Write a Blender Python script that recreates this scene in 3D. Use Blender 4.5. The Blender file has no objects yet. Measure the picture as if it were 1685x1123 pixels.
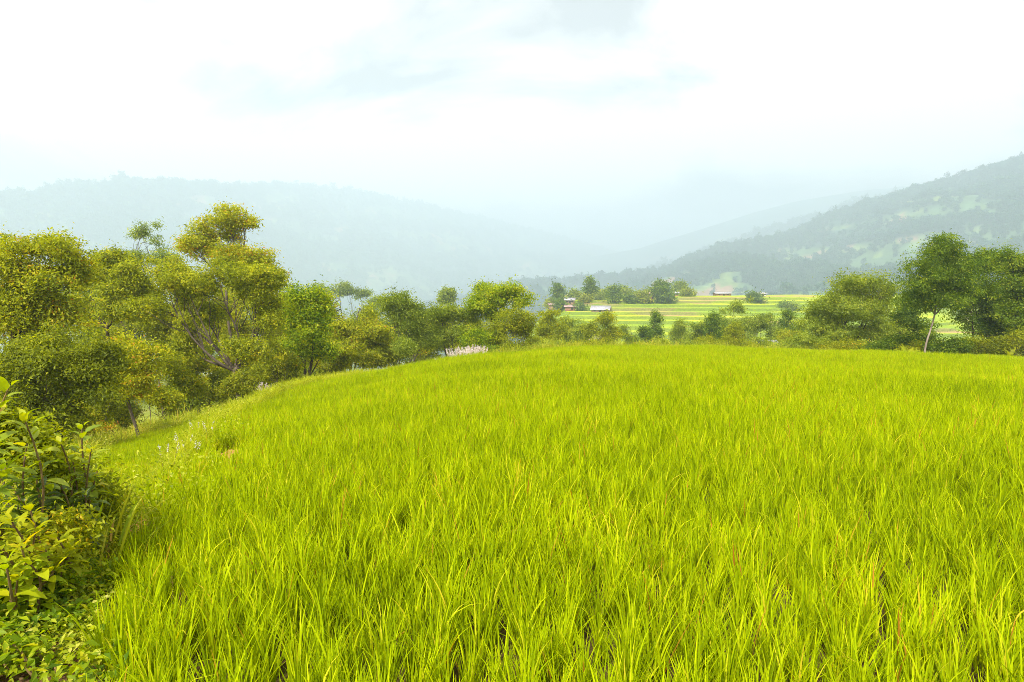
import bpy, math, random
import numpy as np
from mathutils import Vector
R = math.radians
rng = np.random.default_rng(7)
random.seed(7)
S = bpy.context.scene

# ------------------------------------------------------------------ camera
F = 1123.0; CX = 842.5; CY = 561.5; HOR = 470.0; EYE = 1.54
PITCH = math.atan((CY - HOR) / F)
cam = bpy.data.objects.new('camera', bpy.data.cameras.new('camera'))
S.collection.objects.link(cam); S.camera = cam
cam.location = (0, 0, EYE); cam.rotation_euler = (R(90) - PITCH, 0, 0)
cam.data.sensor_width = 36; cam.data.lens = 36 * F / 1685
cam.data.clip_start = 0.05; cam.data.clip_end = 30000

# ------------------------------------------------------------------ world: hazy bright sky with thin cloud
SUN_EL, SUN_AZ = 47, 205      # azimuth the sun stands at, degrees clockwise from +Y (seen from above)
W = bpy.data.worlds.new('World'); S.world = W; W.use_nodes = True
nt = W.node_tree; N = nt.nodes; L = nt.links; N.clear()
def nd(t, **k):
    n = N.new(t)
    for a, b in k.items(): setattr(n, a, b)
    return n
out = nd('ShaderNodeOutputWorld'); bg = nd('ShaderNodeBackground'); bg.inputs[1].default_value = 0.14
sky = nd('ShaderNodeTexSky', sky_type='NISHITA'); sky.sun_disc = False
sky.sun_elevation = R(SUN_EL); sky.sun_rotation = R(SUN_AZ); sky.dust_density = 3; sky.air_density = 1.2
tc = nd('ShaderNodeTexCoord')
mp = nd('ShaderNodeMapping'); mp.inputs['Scale'].default_value = (1, 1, 2.4)
L.new(tc.outputs['Generated'], mp.inputs[0])
n1 = nd('ShaderNodeTexNoise'); n1.inputs['Scale'].default_value = 2.8; n1.inputs['Detail'].default_value = 9
n1.inputs['Roughness'].default_value = .55; n1.inputs['Distortion'].default_value = .5
mp.inputs['Location'].default_value = (5.3, 2.2, .9)
L.new(mp.outputs[0], n1.inputs['Vector'])
r1 = nd('ShaderNodeValToRGB')
r1.color_ramp.elements[0].position = .40; r1.color_ramp.elements[0].color = (2.1, 1.95, 1.85, 1)
r1.color_ramp.elements[1].position = .56; r1.color_ramp.elements[1].color = (6.3, 5.75, 5.3, 1)
e = r1.color_ramp.elements.new(.485); e.color = (4.3, 4.0, 3.8, 1)
L.new(n1.outputs[0], r1.inputs[0])
mx = nd('ShaderNodeMix', data_type='RGBA'); mx.inputs[0].default_value = .93
L.new(sky.outputs[0], mx.inputs[6]); L.new(r1.outputs[0], mx.inputs[7])
L.new(mx.outputs[2], bg.inputs[0]); L.new(bg.outputs[0], out.inputs[0])

sl = bpy.data.lights.new('sun', 'SUN'); sl.energy = 4.8; sl.angle = R(1.5); sl.color = (1, .95, .86)
so = bpy.data.objects.new('sun', sl); S.collection.objects.link(so)
az = R(SUN_AZ); el = R(SUN_EL)
sd = Vector((math.sin(az) * math.cos(el), math.cos(az) * math.cos(el), math.sin(el)))
so.rotation_euler = sd.to_track_quat('Z', 'Y').to_euler(); so.location = (0, 0, 50)

S.view_settings.view_transform = 'Standard'; S.view_settings.look = 'None'
S.view_settings.gamma = 1; S.view_settings.exposure = 1.05
S.render.engine = 'CYCLES'
cy = S.cycles
cy.use_denoising = True; cy.denoiser = 'OPENIMAGEDENOISE'; cy.denoising_input_passes = 'RGB_ALBEDO_NORMAL'; cy.denoising_prefilter = 'NONE'; cy.max_bounces = 7; cy.diffuse_bounces = 4; cy.glossy_bounces = 2
cy.transmission_bounces = 4; cy.volume_bounces = 2; cy.transparent_max_bounces = 12
cy.sample_clamp_indirect = 6; cy.use_adaptive_sampling = False; cy.pixel_filter_type = 'BLACKMAN_HARRIS'; cy.filter_width = 0.9

# ------------------------------------------------------------------ maths helpers
cp, sp = math.cos(PITCH), math.sin(PITCH)
def ray(px, py):
    a = (px - CX) / F; b = -(py - CY) / F
    return a, cp + b * sp, -sp + b * cp
def P(px, py, Y):
    """world point at distance Y ahead for a photo position"""
    a, b, c = ray(px, py); k = Y / b
    return np.array((a * k, Y, EYE + c * k))
def mpp(Y): return Y / F          # metres per photo pixel at distance Y
def sm(a, b, x):
    t = np.clip((x - a) / (b - a), 0, 1); return t * t * (3 - 2 * t)
_lat = np.random.default_rng(3).random((256, 256))
def vnoise(x, y):
    xi = np.floor(x).astype(int); yi = np.floor(y).astype(int); fx = x - xi; fy = y - yi
    fx = fx * fx * (3 - 2 * fx); fy = fy * fy * (3 - 2 * fy)
    g = lambda i, j: _lat[(xi + i) % 256, (yi + j) % 256]
    return (g(0, 0) * (1 - fx) + g(1, 0) * fx) * (1 - fy) + (g(0, 1) * (1 - fx) + g(1, 1) * fx) * fy
def fbm(x, y, o=4):
    s = 0; a = .5; t = 0
    for i in range(o):
        s = s + a * vnoise(x * 2 ** i + 17.3 * i, y * 2 ** i + 5.1 * i); t += a; a *= .5
    return s / t

# ------------------------------------------------------------------ terrain height
Cy_ = [-50, 2, 2.8, 4, 6, 10, 16, 22, 30, 35, 60]; Cx_ = [-1.25, -1.3, -1.75, -2.45, -3.8, -6.7, -9.8, -10.2, -8.4, -5.5, -5]
Ay_ = [-50, 3, 4.5, 8, 12, 19, 30, 36]; Ax_ = [-1.1, -1.7, -2.6, -3.94, -5.3, -6.8, -6.5, -4.5]
def edgeC(y): return np.interp(y, Cy_, Cx_)
def edgeA(y): return np.interp(y, Ay_, Ax_)
def edgeB(x): return np.interp(x, [-8, -3, 2, 10, 30, 60], [33, 34.5, 38, 39, 37, 34])
soilspots = [P(378, 772, 8.7), P(216, 850, 5.2)]      # bare reddish earth breaking out of the bank
def outside(x, y):
    return np.maximum(np.maximum(edgeC(y) - x, y - edgeB(x)), 0)
def H(x, y):
    x = np.asarray(x, float); y = np.asarray(y, float)
    yc = np.clip(y, 0, 42)
    z = -.00638 * yc ** 1.6
    z = z - .0023 * np.minimum(np.abs(x - 5), 16) ** 2 * sm(0, 10, y)
    s = -1.2 - x
    z = z - .145 * np.clip(.5 * (s + np.sqrt(s * s + .5)), 0, 10) * sm(1.5, 6, y)
    z = z - .35 * sm(20, 34, y) * sm(4, -3, x)
    dA = edgeA(y) - x
    z = z + (.10 * np.exp(-(dA / .25) ** 2) - .16 * sm(0, .4, dA)) * sm(4, 8, y) * sm(38, 33, y)
    d = outside(x, y)
    z = z - (1.5 * (1 - np.exp(-d / 5)) + .055 * d) * sm(2.5, 9, y)
    Y = y; u = x / np.maximum(y, 1)
    far = sm(95, 700, Y) * 75 + sm(0, -2.5, u) * sm(60, 300, Y) * 10
    left = sm(.03, -.12, u) * sm(60, 420, Y) * 48
    base = z - far - left
    base = np.maximum(base, -125)
    K = -15 + 12.2 * sm(165, 300, Y) ** .85
    K = K + (fbm(x / 30, y / 30, 3) - .5) * 2.4 * sm(165, 200, Y)
    K = K - 7 * sm(.24, -.02, u) * sm(330, 230, Y) * sm(180, 220, Y) * .35
    K = K - ((x - 62) / 85) ** 2 * 4.5 * sm(175, 200, Y) * sm(310, 270, Y) + (fbm(x / 55 + 4, y / 80, 2) - .5) * 5.5 * sm(175, 195, Y) * sm(305, 280, Y)
    st = 1.15
    q = np.floor(K / st); f = K / st - q
    Kq = (q + sm(.72, .98, f)) * st
    K = K + (Kq - K) * sm(180, 190, Y) * sm(300, 290, Y)
    m = sm(-.04, .085, u) * sm(1.4, 1.0, u) * sm(165, 195, Y) * sm(430, 315, Y)
    z = base * (1 - m) + K * m
    rough = (fbm(x / 9, y / 9, 3) - .5) * 1.2 * sm(2, 12, d) * sm(160, 60, Y)
    und = (fbm(x / 5 + 3, y / 3.2, 2) - .5) * .34 * sm(6, 14, y) * sm(60, 36, y)
    for s_, w_ in zip(soilspots, (.13, .07)):
        z = z + w_ * np.exp(-((x - s_[0] - (y - s_[1]) * .25) / .22) ** 2 - ((y - s_[1]) / .5) ** 2) * (.4 + 1.2 * fbm(x * 5, y * 5, 3))
    return z + rough + und + (fbm(x / 1.7, y / 1.7, 2) - .5) * .05
def Hs(x, y): return float(H(np.array([x]), np.array([y]))[0])

# ------------------------------------------------------------------ object helpers
COL = S.collection
def link(o, parent=None):
    COL.objects.link(o)
    if parent is not None: o.parent = parent
    return o
def np_mesh(name, V, Fq, mat=None, attrs=None, smooth=False, uv=None):
    V = np.asarray(V, np.float32); Fq = np.asarray(Fq, np.int32)
    me = bpy.data.meshes.new(name); k = Fq.shape[1]; n = len(Fq)
    me.vertices.add(len(V)); me.vertices.foreach_set('co', V.ravel())
    me.loops.add(n * k); me.loops.foreach_set('vertex_index', Fq.ravel())
    me.polygons.add(n); me.polygons.foreach_set('loop_start', np.arange(0, n * k, k, dtype=np.int32))
    me.polygons.foreach_set('loop_total', np.full(n, k, np.int32))
    if smooth: me.polygons.foreach_set('use_smooth', np.ones(n, bool))
    for an, (dom, ty, dat) in (attrs or {}).items():
        at = me.attributes.new(an, ty, dom)
        at.data.foreach_set('color' if 'COLOR' in ty else 'value', np.asarray(dat, np.float32).ravel())
    if mat: me.materials.append(mat)
    me.update(calc_edges=True); me.validate()
    return me
def tag(o, label=None, cat=None, group=None, kind=None):
    if label: o['label'] = label
    if cat: o['category'] = cat
    if group: o['group'] = group
    if kind: o['kind'] = kind
    return o
def empty(name, loc):
    o = bpy.data.objects.new(name, None); o.location = loc; o.empty_display_size = .2; return link(o)
def obj(name, me, parent=None): return link(bpy.data.objects.new(name, me), parent)

# ------------------------------------------------------------------ materials
def base_mat(name):
    m = bpy.data.materials.new(name); m.use_nodes = True; m.node_tree.nodes.clear(); return m, m.node_tree.nodes, m.node_tree.links
def ramp(n, cols, pos=None):
    r = n.new('ShaderNodeValToRGB'); el = r.color_ramp.elements
    k = len(cols); pos = pos or [i / (k - 1) for i in range(k)]
    el[0].position = pos[0]; el[0].color = (*cols[0], 1); el[1].position = pos[-1]; el[1].color = (*cols[-1], 1)
    for p, c in list(zip(pos, cols))[1:-1]:
        e = el.new(p); e.color = (*c, 1)
    return r
def leaf_mat(name, cols, pos=None, transl=.5, gloss=.01, rough=.5, obrand=.25, noise=0, nscale=.15):
    m, n, l = base_mat(name)
    at = n.new('ShaderNodeAttribute'); at.attribute_name = 'tint'
    oi = n.new('ShaderNodeObjectInfo')
    a1 = n.new('ShaderNodeMath'); a1.operation = 'MULTIPLY_ADD'; a1.inputs[1].default_value = obrand; a1.inputs[2].default_value = -obrand / 2
    l.new(oi.outputs['Random'], a1.inputs[0])
    a2 = n.new('ShaderNodeMath'); a2.operation = 'ADD'; a2.use_clamp = True
    l.new(at.outputs['Fac'], a2.inputs[0]); l.new(a1.outputs[0], a2.inputs[1])
    last = a2
    if noise:
        g = n.new('ShaderNodeNewGeometry'); t = n.new('ShaderNodeTexNoise'); t.inputs['Scale'].default_value = nscale; t.inputs['Detail'].default_value = 3
        l.new(g.outputs['Position'], t.inputs['Vector'])
        a3 = n.new('ShaderNodeMath'); a3.operation = 'MULTIPLY_ADD'; a3.inputs[1].default_value = noise; a3.inputs[2].default_value = -noise / 2
        l.new(t.outputs[0], a3.inputs[0])
        a4 = n.new('ShaderNodeMath'); a4.operation = 'ADD'; a4.use_clamp = True
        l.new(a2.outputs[0], a4.inputs[0]); l.new(a3.outputs[0], a4.inputs[1]); last = a4
    r = ramp(n, cols, pos); l.new(last.outputs[0], r.inputs[0])
    d = n.new('ShaderNodeBsdfDiffuse'); t = n.new('ShaderNodeBsdfTranslucent'); g = n.new('ShaderNodeBsdfGlossy'); g.inputs['Roughness'].default_value = rough
    hs = n.new('ShaderNodeHueSaturation'); hs.inputs['Hue'].default_value = .492; hs.inputs['Saturation'].default_value = 1.1; hs.inputs['Value'].default_value = 1.4
    l.new(r.outputs[0], d.inputs[0]); l.new(r.outputs[0], hs.inputs['Color']); l.new(hs.outputs[0], t.inputs[0])
    m1 = n.new('ShaderNodeMixShader'); m1.inputs[0].default_value = transl
    l.new(d.outputs[0], m1.inputs[1]); l.new(t.outputs[0], m1.inputs[2])
    m2 = n.new('ShaderNodeMixShader'); m2.inputs[0].default_value = gloss
    l.new(m1.outputs[0], m2.inputs[1]); l.new(g.outputs[0], m2.inputs[2])
    o = n.new('ShaderNodeOutputMaterial'); l.new(m2.outputs[0], o.inputs[0])
    return m
def solid_mat(name, c0, c1, scale=4, rough=.85, bump=.3, stretch=(1, 1, 1), metal=0):
    m, n, l = base_mat(name)
    tcd = n.new('ShaderNodeTexCoord'); mpg = n.new('ShaderNodeMapping'); mpg.inputs['Scale'].default_value = stretch
    l.new(tcd.outputs['Object'], mpg.inputs[0])
    t = n.new('ShaderNodeTexNoise'); t.inputs['Scale'].default_value = scale; t.inputs['Detail'].default_value = 6
    l.new(mpg.outputs[0], t.inputs['Vector'])
    r = ramp(n, [c0, c1], [.35, .65]); l.new(t.outputs[0], r.inputs[0])
    b = n.new('ShaderNodeBsdfPrincipled'); b.inputs['Roughness'].default_value = rough; b.inputs['Metallic'].default_value = metal
    b.inputs['Specular IOR Level'].default_value = .25
    l.new(r.outputs[0], b.inputs['Base Color'])
    bp = n.new('ShaderNodeBump'); bp.inputs['Strength'].default_value = bump; bp.inputs['Distance'].default_value = .05
    l.new(t.outputs[0], bp.inputs['Height']); l.new(bp.outputs[0], b.inputs['Normal'])
    o = n.new('ShaderNodeOutputMaterial'); l.new(b.outputs[0], o.inputs[0]); return m
def vcol_mat(name, scale, amt=.35, bump=.5, bdist=.1, rough=.95):
    m, n, l = base_mat(name)
    at = n.new('ShaderNodeAttribute'); at.attribute_name = 'soil'
    g = n.new('ShaderNodeNewGeometry')
    t = n.new('ShaderNodeTexNoise'); t.inputs['Scale'].default_value = scale; t.inputs['Detail'].default_value = 8; t.inputs['Roughness'].default_value = .65
    l.new(g.outputs['Position'], t.inputs['Vector'])
    r = ramp(n, [(1 - amt,) * 3, (1 + amt,) * 3], [.3, .7]); l.new(t.outputs[0], r.inputs[0])
    mx = n.new('ShaderNodeMix'); mx.data_type = 'RGBA'; mx.blend_type = 'MULTIPLY'; mx.inputs[0].default_value = 1
    l.new(at.outputs['Color'], mx.inputs[6]); l.new(r.outputs[0], mx.inputs[7])
    b = n.new('ShaderNodeBsdfPrincipled'); b.inputs['Roughness'].default_value = rough; b.inputs['Specular IOR Level'].default_value = .1
    l.new(mx.outputs[2], b.inputs['Base Color'])
    bp = n.new('ShaderNodeBump'); bp.inputs['Strength'].default_value = bump; bp.inputs['Distance'].default_value = bdist
    l.new(t.outputs[0], bp.inputs['Height']); l.new(bp.outputs[0], b.inputs['Normal'])
    o = n.new('ShaderNodeOutputMaterial'); l.new(b.outputs[0], o.inputs[0]); return m

M = {}
M['rice'] = leaf_mat('rice_leaf', [(.12, .175, .002), (.30, .39, .003), (.50, .565, .004), (.66, .59, .03), (.48, .20, .03)],
                     [0, .35, .72, .9, 1], transl=.36, gloss=.0, obrand=.22, noise=.5, nscale=.35)
M['weed'] = leaf_mat('weed_leaf', [(.14, .20, .006), (.28, .34, .01), (.46, .47, .03), (.62, .58, .15)], transl=.35, gloss=.01)
M['grass'] = leaf_mat('grass_leaf', [(.16, .24, .01), (.30, .36, .02), (.5, .48, .05), (.55, .36, .08)], transl=.4, gloss=.0, noise=.5, nscale=.3)
M['olive'] = leaf_mat('olive_leaf', [(.12, .16, .010), (.30, .34, .014), (.50, .51, .018), (.64, .52, .02), (.58, .26, .03)], [0, .35, .7, .95, 1], noise=.3)
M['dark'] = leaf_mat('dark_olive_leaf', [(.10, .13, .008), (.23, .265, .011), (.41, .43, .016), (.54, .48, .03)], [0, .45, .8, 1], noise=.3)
M['lime'] = leaf_mat('lime_leaf', [(.06, .13, .006), (.18, .28, .006), (.38, .46, .008), (.56, .54, .01)], [0, .35, .7, 1])
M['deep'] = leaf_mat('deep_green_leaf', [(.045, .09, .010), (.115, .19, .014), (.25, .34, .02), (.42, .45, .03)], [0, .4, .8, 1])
M['grey'] = leaf_mat('grey_green_leaf', [(.12, .17, .02), (.25, .32, .032), (.42, .47, .045), (.56, .53, .06)], [0, .4, .8, 1])
M['yellow'] = leaf_mat('yellow_green_leaf', [(.13, .17, .006), (.30, .34, .008), (.50, .49, .012), (.64, .44, .02)], [0, .4, .85, 1])
M['forest'] = leaf_mat('forest_leaf', [(.015, .065, .045), (.03, .10, .065), (.06, .15, .075), (.12, .21, .08)], [0, .4, .8, 1], obrand=.6, noise=.5, nscale=.004)
M['broad'] = leaf_mat('broad_leaf', [(.06, .11, .010), (.19, .27, .010), (.38, .44, .012), (.56, .52, .02), (.65, .36, .05)], [0, .3, .65, .93, 1], gloss=.04, rough=.42, noise=.5, nscale=14)
M['broad_dark'] = leaf_mat('dark_broad_leaf', [(.035, .07, .008), (.075, .12, .012), (.15, .21, .016), (.32, .36, .02)], [0, .4, .85, 1], gloss=.05, rough=.42, noise=.5, nscale=14)
M['bark'] = solid_mat('bark', (.06, .045, .03), (.15, .115, .08), 6, stretch=(1, 1, .25))
M['bark_pale'] = solid_mat('pale_bark', (.20, .15, .11), (.36, .29, .22), 6, stretch=(1, 1, .3))
M['stem'] = solid_mat('stem', (.12, .07, .03), (.25, .17, .06), 12)
M['ground'] = vcol_mat('ground_soil', 1.6, .4, .6, .08)
M['hill'] = vcol_mat('hill_soil', .03, .4, .8, 3)
M['tin'] = solid_mat('tin_roof', (.34, .32, .34), (.56, .53, .55), 1.2, .5, .1, metal=.2)
M['pink_tin'] = solid_mat('rusty_tin_roof', (.28, .15, .13), (.46, .33, .31), 1.2, .6, .1)
M['brick'] = solid_mat('brick_wall', (.26, .11, .065), (.38, .18, .11), 3, .9)
M['clay'] = solid_mat('clay_wall', (.28, .17, .09), (.40, .26, .14), 2, .9)
M['white'] = solid_mat('white_wall', (.6, .6, .58), (.75, .75, .72), 2, .9)
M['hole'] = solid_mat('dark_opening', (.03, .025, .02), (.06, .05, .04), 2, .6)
M['plume'] = leaf_mat('plume', [(.52, .42, .36), (.72, .62, .56), (.85, .80, .76)], transl=.4, gloss=0)
M['drygrass'] = leaf_mat('dry_grass', [(.40, .30, .04), (.62, .38, .05), (.7, .5, .1)], transl=.4, gloss=0)
M['flower'] = leaf_mat('white_flower', [(.7, .68, .6), (.85, .83, .78)], transl=.3, gloss=0)

# ------------------------------------------------------------------ ground: one sheet to the horizon
ang = np.concatenate([np.linspace(-180, -48, 60)[:-1], np.linspace(-48, 48, 760), np.linspace(48, 180, 60)[1:]])
rad = np.concatenate([[.02], np.geomspace(.6, 42, 260), np.geomspace(42.5, 165, 90)[0:], np.linspace(166, 312, 270), np.geomspace(316, 9000, 90)])
A_, R_ = np.meshgrid(np.radians(ang), rad)
Xg = R_ * np.sin(A_); Yg = R_ * np.cos(A_); Zg = H(Xg, Yg)
nr, na = Xg.shape
idx = np.arange(nr * na).reshape(nr, na)
Q = np.stack([idx[:-1, :-1], idx[:-1, 1:], idx[1:, 1:], idx[1:, :-1]], -1).reshape(-1, 4)
# ground cover colours (what grows or lies there)
def mixc(c, d, t): return c * (1 - t[..., None]) + np.array(d) * t[..., None]
d = outside(Xg, Yg)
c = np.zeros(Xg.shape + (3,)) + np.array((.075, .055, .014))
gn = fbm(Xg / 3, Yg / 3, 4)
c = mixc(c, (.30, .32, .03), sm(.3, 3, d)); c = mixc(c, (.46, .34, .10), sm(.55, .68, gn) * sm(.3, 3, d))
c = mixc(c, (.10, .14, .03), sm(45, 60, np.hypot(Xg, Yg)) * .8)
near_dirt = sm(1.2, .3, np.hypot(Xg + 2.9, Yg - 3.6) * .6)
c = mixc(c, (.24, .11, .07), near_dirt)
for s in soilspots[:2]:
    c = mixc(c, (.42, .19, .07), sm(.42, .2, np.hypot(Xg - s[0] - (Yg - s[1]) * s[0] / s[1], (Yg - s[1] + .3) * .32) + (fbm(Xg * 6, Yg * 6, 3) - .5) * .3))
# knoll: terraces of ripening rice between darker banks
U = Xg / np.maximum(Yg, 1)
kn = sm(-.04, .04, U) * sm(1.4, 1.1, U) * sm(178, 190, Yg) * sm(330, 305, Yg)
lev = np.floor(Zg / 1.15 + .1); stripe = fbm(Xg / 34 + lev * 7.3, lev * 3.1 + Yg / 60, 3)
kc = np.zeros_like(c) + np.array((.31, .38, .004))
kc = mixc(kc, (.42, .47, .004), sm(.52, .66, stripe)); kc = mixc(kc, (.23, .33, .006), sm(.46, .38, stripe))
kc = mixc(kc, (.40, .26, .11), sm(.66, .72, fbm(Xg / 30 + 9, Yg / 7, 3)))
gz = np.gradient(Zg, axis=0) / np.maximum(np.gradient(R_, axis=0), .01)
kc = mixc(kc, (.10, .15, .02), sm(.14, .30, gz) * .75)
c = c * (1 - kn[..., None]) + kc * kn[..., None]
vf = sm(350, 700, R_)
vn = fbm(Xg / 140, Yg / 140, 4)
c = mixc(c, (.10, .15, .04), vf); c = mixc(c, (.42, .42, .12), vf * sm(.52, .6, vn)); c = mixc(c, (.5, .42, .28), vf * sm(.66, .7, vn))
c = np.concatenate([c, np.ones(c.shape[:2] + (1,))], -1)
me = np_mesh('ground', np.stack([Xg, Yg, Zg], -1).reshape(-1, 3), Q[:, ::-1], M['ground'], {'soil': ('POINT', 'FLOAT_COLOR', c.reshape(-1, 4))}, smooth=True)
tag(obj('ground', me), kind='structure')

# ------------------------------------------------------------------ mountains
def hill(name, pts, yr, yb, zb, nu, ntt, seed, amp, patch, tmax=1.5, terr=7.0, lo=.50):
    pxs = np.array([p[0] for p in pts]); pys = np.array([p[1] for p in pts])
    px = np.linspace(pxs[0], pxs[-1], nu); t = np.linspace(0, tmax, ntt)
    PX, T = np.meshgrid(px, t)
    Yr = np.interp(PX, [q[0] for q in yr], [q[1] for q in yr]); Yb = np.interp(PX, [q[0] for q in yb], [q[1] for q in yb])
    rp = np.interp(PX, pxs, pys)
    b = -(rp - CY) / F; dy = cp + b * sp; zr = EYE + (-sp + b * cp) / dy * Yr
    u = (PX - CX) / F / (cp + .05 * sp)
    Y = Yb + (Yr - Yb) * T; X = u * Y
    up = np.clip(T, 0, 1)
    z = zb + (zr - zb) * (.25 * up + .75 * up ** 1.25) - np.clip(T - 1, 0, 9) * (Yr - Yb) * .5
    nz = fbm(X / 260 + seed, Y / 260 + seed, 5) - .5
    gul = np.abs(fbm(X / 420 + seed * 2 + Y / 2600, Y / 1500 + seed, 4) - .5) * 2
    z = z + amp * (nz * 1.1 + (gul - .35) * 1.0) * sm(0, .25, T) * (sm(1.0, .8, T) * .85 + .12)
    pn = fbm(X / patch + seed + Y / (patch * 3), z / (patch * .30) + 3 + seed, 4); open_ = sm(lo, lo + .10, pn + (fbm(X / 60 + seed, z / 18, 3) - .5) * .45) * sm(.97, .85, T)
    q = np.floor(z / terr); f = z / terr - q
    z = z + ((q + sm(.6, 1, f)) * terr - z) * open_
    kinds = fbm(X / (patch * .35) + 7, Y / (patch * .35), 3)
    c = np.zeros(X.shape + (3,)) + np.array((.03, .07, .04))
    fc = np.zeros_like(c) + np.array((.075, .135, .05))
    fc = mixc(fc, (.15, .21, .055), sm(.5, .6, kinds)); fc = mixc(fc, (.27, .17, .10), sm(.66, .70, kinds))
    c = c * (1 - open_[..., None]) + fc * open_[..., None]
    c = np.concatenate([c, np.ones(c.shape[:2] + (1,))], -1)
    ix = np.arange(nu * ntt).reshape(ntt, nu)
    q4 = np.stack([ix[:-1, :-1], ix[:-1, 1:], ix[1:, 1:], ix[1:, :-1]], -1).reshape(-1, 4)
    V = np.stack([X, Y, z], -1)
    me = np_mesh(name, V.reshape(-1, 3), q4, M['hill'], {'soil': ('POINT', 'FLOAT_COLOR', c.reshape(-1, 4))}, smooth=True)
    tag(obj(name, me), kind='structure')
    return V, open_
RH, RHo = hill('hill', [(700, 500), (780, 482), (850, 466), (920, 460), (1000, 455), (1080, 443), (1140, 421), (1200, 401), (1300, 382), (1360, 353), (1440, 328), (1500, 308), (1600, 286), (1685, 259), (1900, 215), (2300, 190)],
     [(700, 2000), (1000, 1900), (1400, 1900), (1700, 1700), (2300, 1300)], [(700, 900), (1000, 600), (1300, 470), (2300, 400)], -85, 620, 330, 1.3, 95, 150, lo=.455)
LH, LHo = hill('hill', [(-900, 380), (-400, 345), (0, 324), (60, 320), (130, 305), (200, 300), (300, 302), (380, 307), (480, 305), (560, 312), (700, 335), (850, 372), (1000, 412), (1130, 446)],
     [(-900, 2300), (0, 2500), (380, 3150), (500, 4000), (850, 5600), (1130, 6500)], [(-900, 1500), (300, 1900), (1130, 3200)], -118, 500, 260, 4.2, 110, 260, terr=12, lo=.50)
FH, FHo = hill('hill', [(560, 470), (850, 445), (950, 425), (1050, 408), (1200, 360), (1300, 330), (1400, 312), (1480, 304), (1560, 305), (1900, 340)],
     [(560, 5600), (1200, 4300), (1900, 3500)], [(560, 2800), (1900, 2300)], -100, 260, 110, 8.1, 120, 400, terr=15)
SH, SHo = hill('hill', [(980, 470), (1050, 450), (1120, 425), (1200, 397), (1290, 368), (1400, 335), (1560, 300)],
     [(980, 3000), (1560, 2800)], [(980, 2300), (1560, 2100)], -90, 200, 90, 6.1, 50, 300, terr=10)

# ------------------------------------------------------------------ leaf generators
def unit(n):
    v = rng.normal(size=(n, 3)); return v / np.linalg.norm(v, axis=1, keepdims=True)
def nrm(v): return v / np.maximum(np.linalg.norm(v, axis=-1, keepdims=True), 1e-9)
def leaves(pos, normal, length, width, tint, droop=.25):
    """kite-shaped folded leaves: 4 verts, 2 triangles sharing the midrib"""
    n = len(pos)
    a = nrm(np.cross(normal, unit(n))); a[:, 2] -= droop; a = nrm(a); b = nrm(np.cross(normal, a)); nn = np.cross(a, b)
    Ln = length[:, None]; Wd = width[:, None]
    p0 = pos; p2 = pos + a * Ln - nn * Ln * .12
    p1 = pos + a * Ln * .45 + b * Wd * .5 + nn * Wd * .18; p3 = pos + a * Ln * .45 - b * Wd * .5 + nn * Wd * .18
    V = np.stack([p0, p1, p2, p3], 1).reshape(-1, 3)
    i = np.arange(n)[:, None] * 4
    Fc = np.concatenate([i + np.array([[0, 1, 2]]), i + np.array([[0, 2, 3]])], 1).reshape(-1, 3)
    return V, Fc, np.repeat(tint, 2)
def tube(path, radii, sides=6):
    path = np.asarray(path, float); n = len(path)
    T = nrm(np.gradient(path, axis=0)); ref = np.array((.31, .17, .1)) if abs(T[0][2]) > .8 else np.array((0, 0, 1.))
    a = nrm(np.cross(T, ref)); b = np.cross(T, a)
    th = np.arange(sides) / sides * 2 * math.pi
    V = path[:, None] + (a[:, None] * np.cos(th)[None, :, None] + b[:, None] * np.sin(th)[None, :, None]) * np.asarray(radii)[:, None, None]
    ix = np.arange(n * sides).reshape(n, sides); nx = np.roll(ix, -1, 1)
    Q = np.stack([ix[:-1], nx[:-1], nx[1:], ix[1:]], -1).reshape(-1, 4)
    return V.reshape(-1, 3), Q
def joinm(parts):
    Vs, Fs, o = [], [], 0
    for V, Fc in parts: Vs.append(V); Fs.append(Fc + o); o += len(V)
    return np.concatenate(Vs), np.concatenate(Fs)
def curve(p, q, n=7, sag=.0, wob=.04):
    p = np.asarray(p, float); q = np.asarray(q, float); t = np.linspace(0, 1, n)[:, None]
    Ld = np.linalg.norm(q - p); w = unit(1)[0] * Ld * wob; w2 = unit(1)[0] * Ld * wob * .6
    return p + (q - p) * t + w * np.sin(t * math.pi) + w2 * np.sin(t * 2 * math.pi) + np.array((0, 0, 1)) * sag * Ld * np.sin(t * math.pi)

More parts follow.
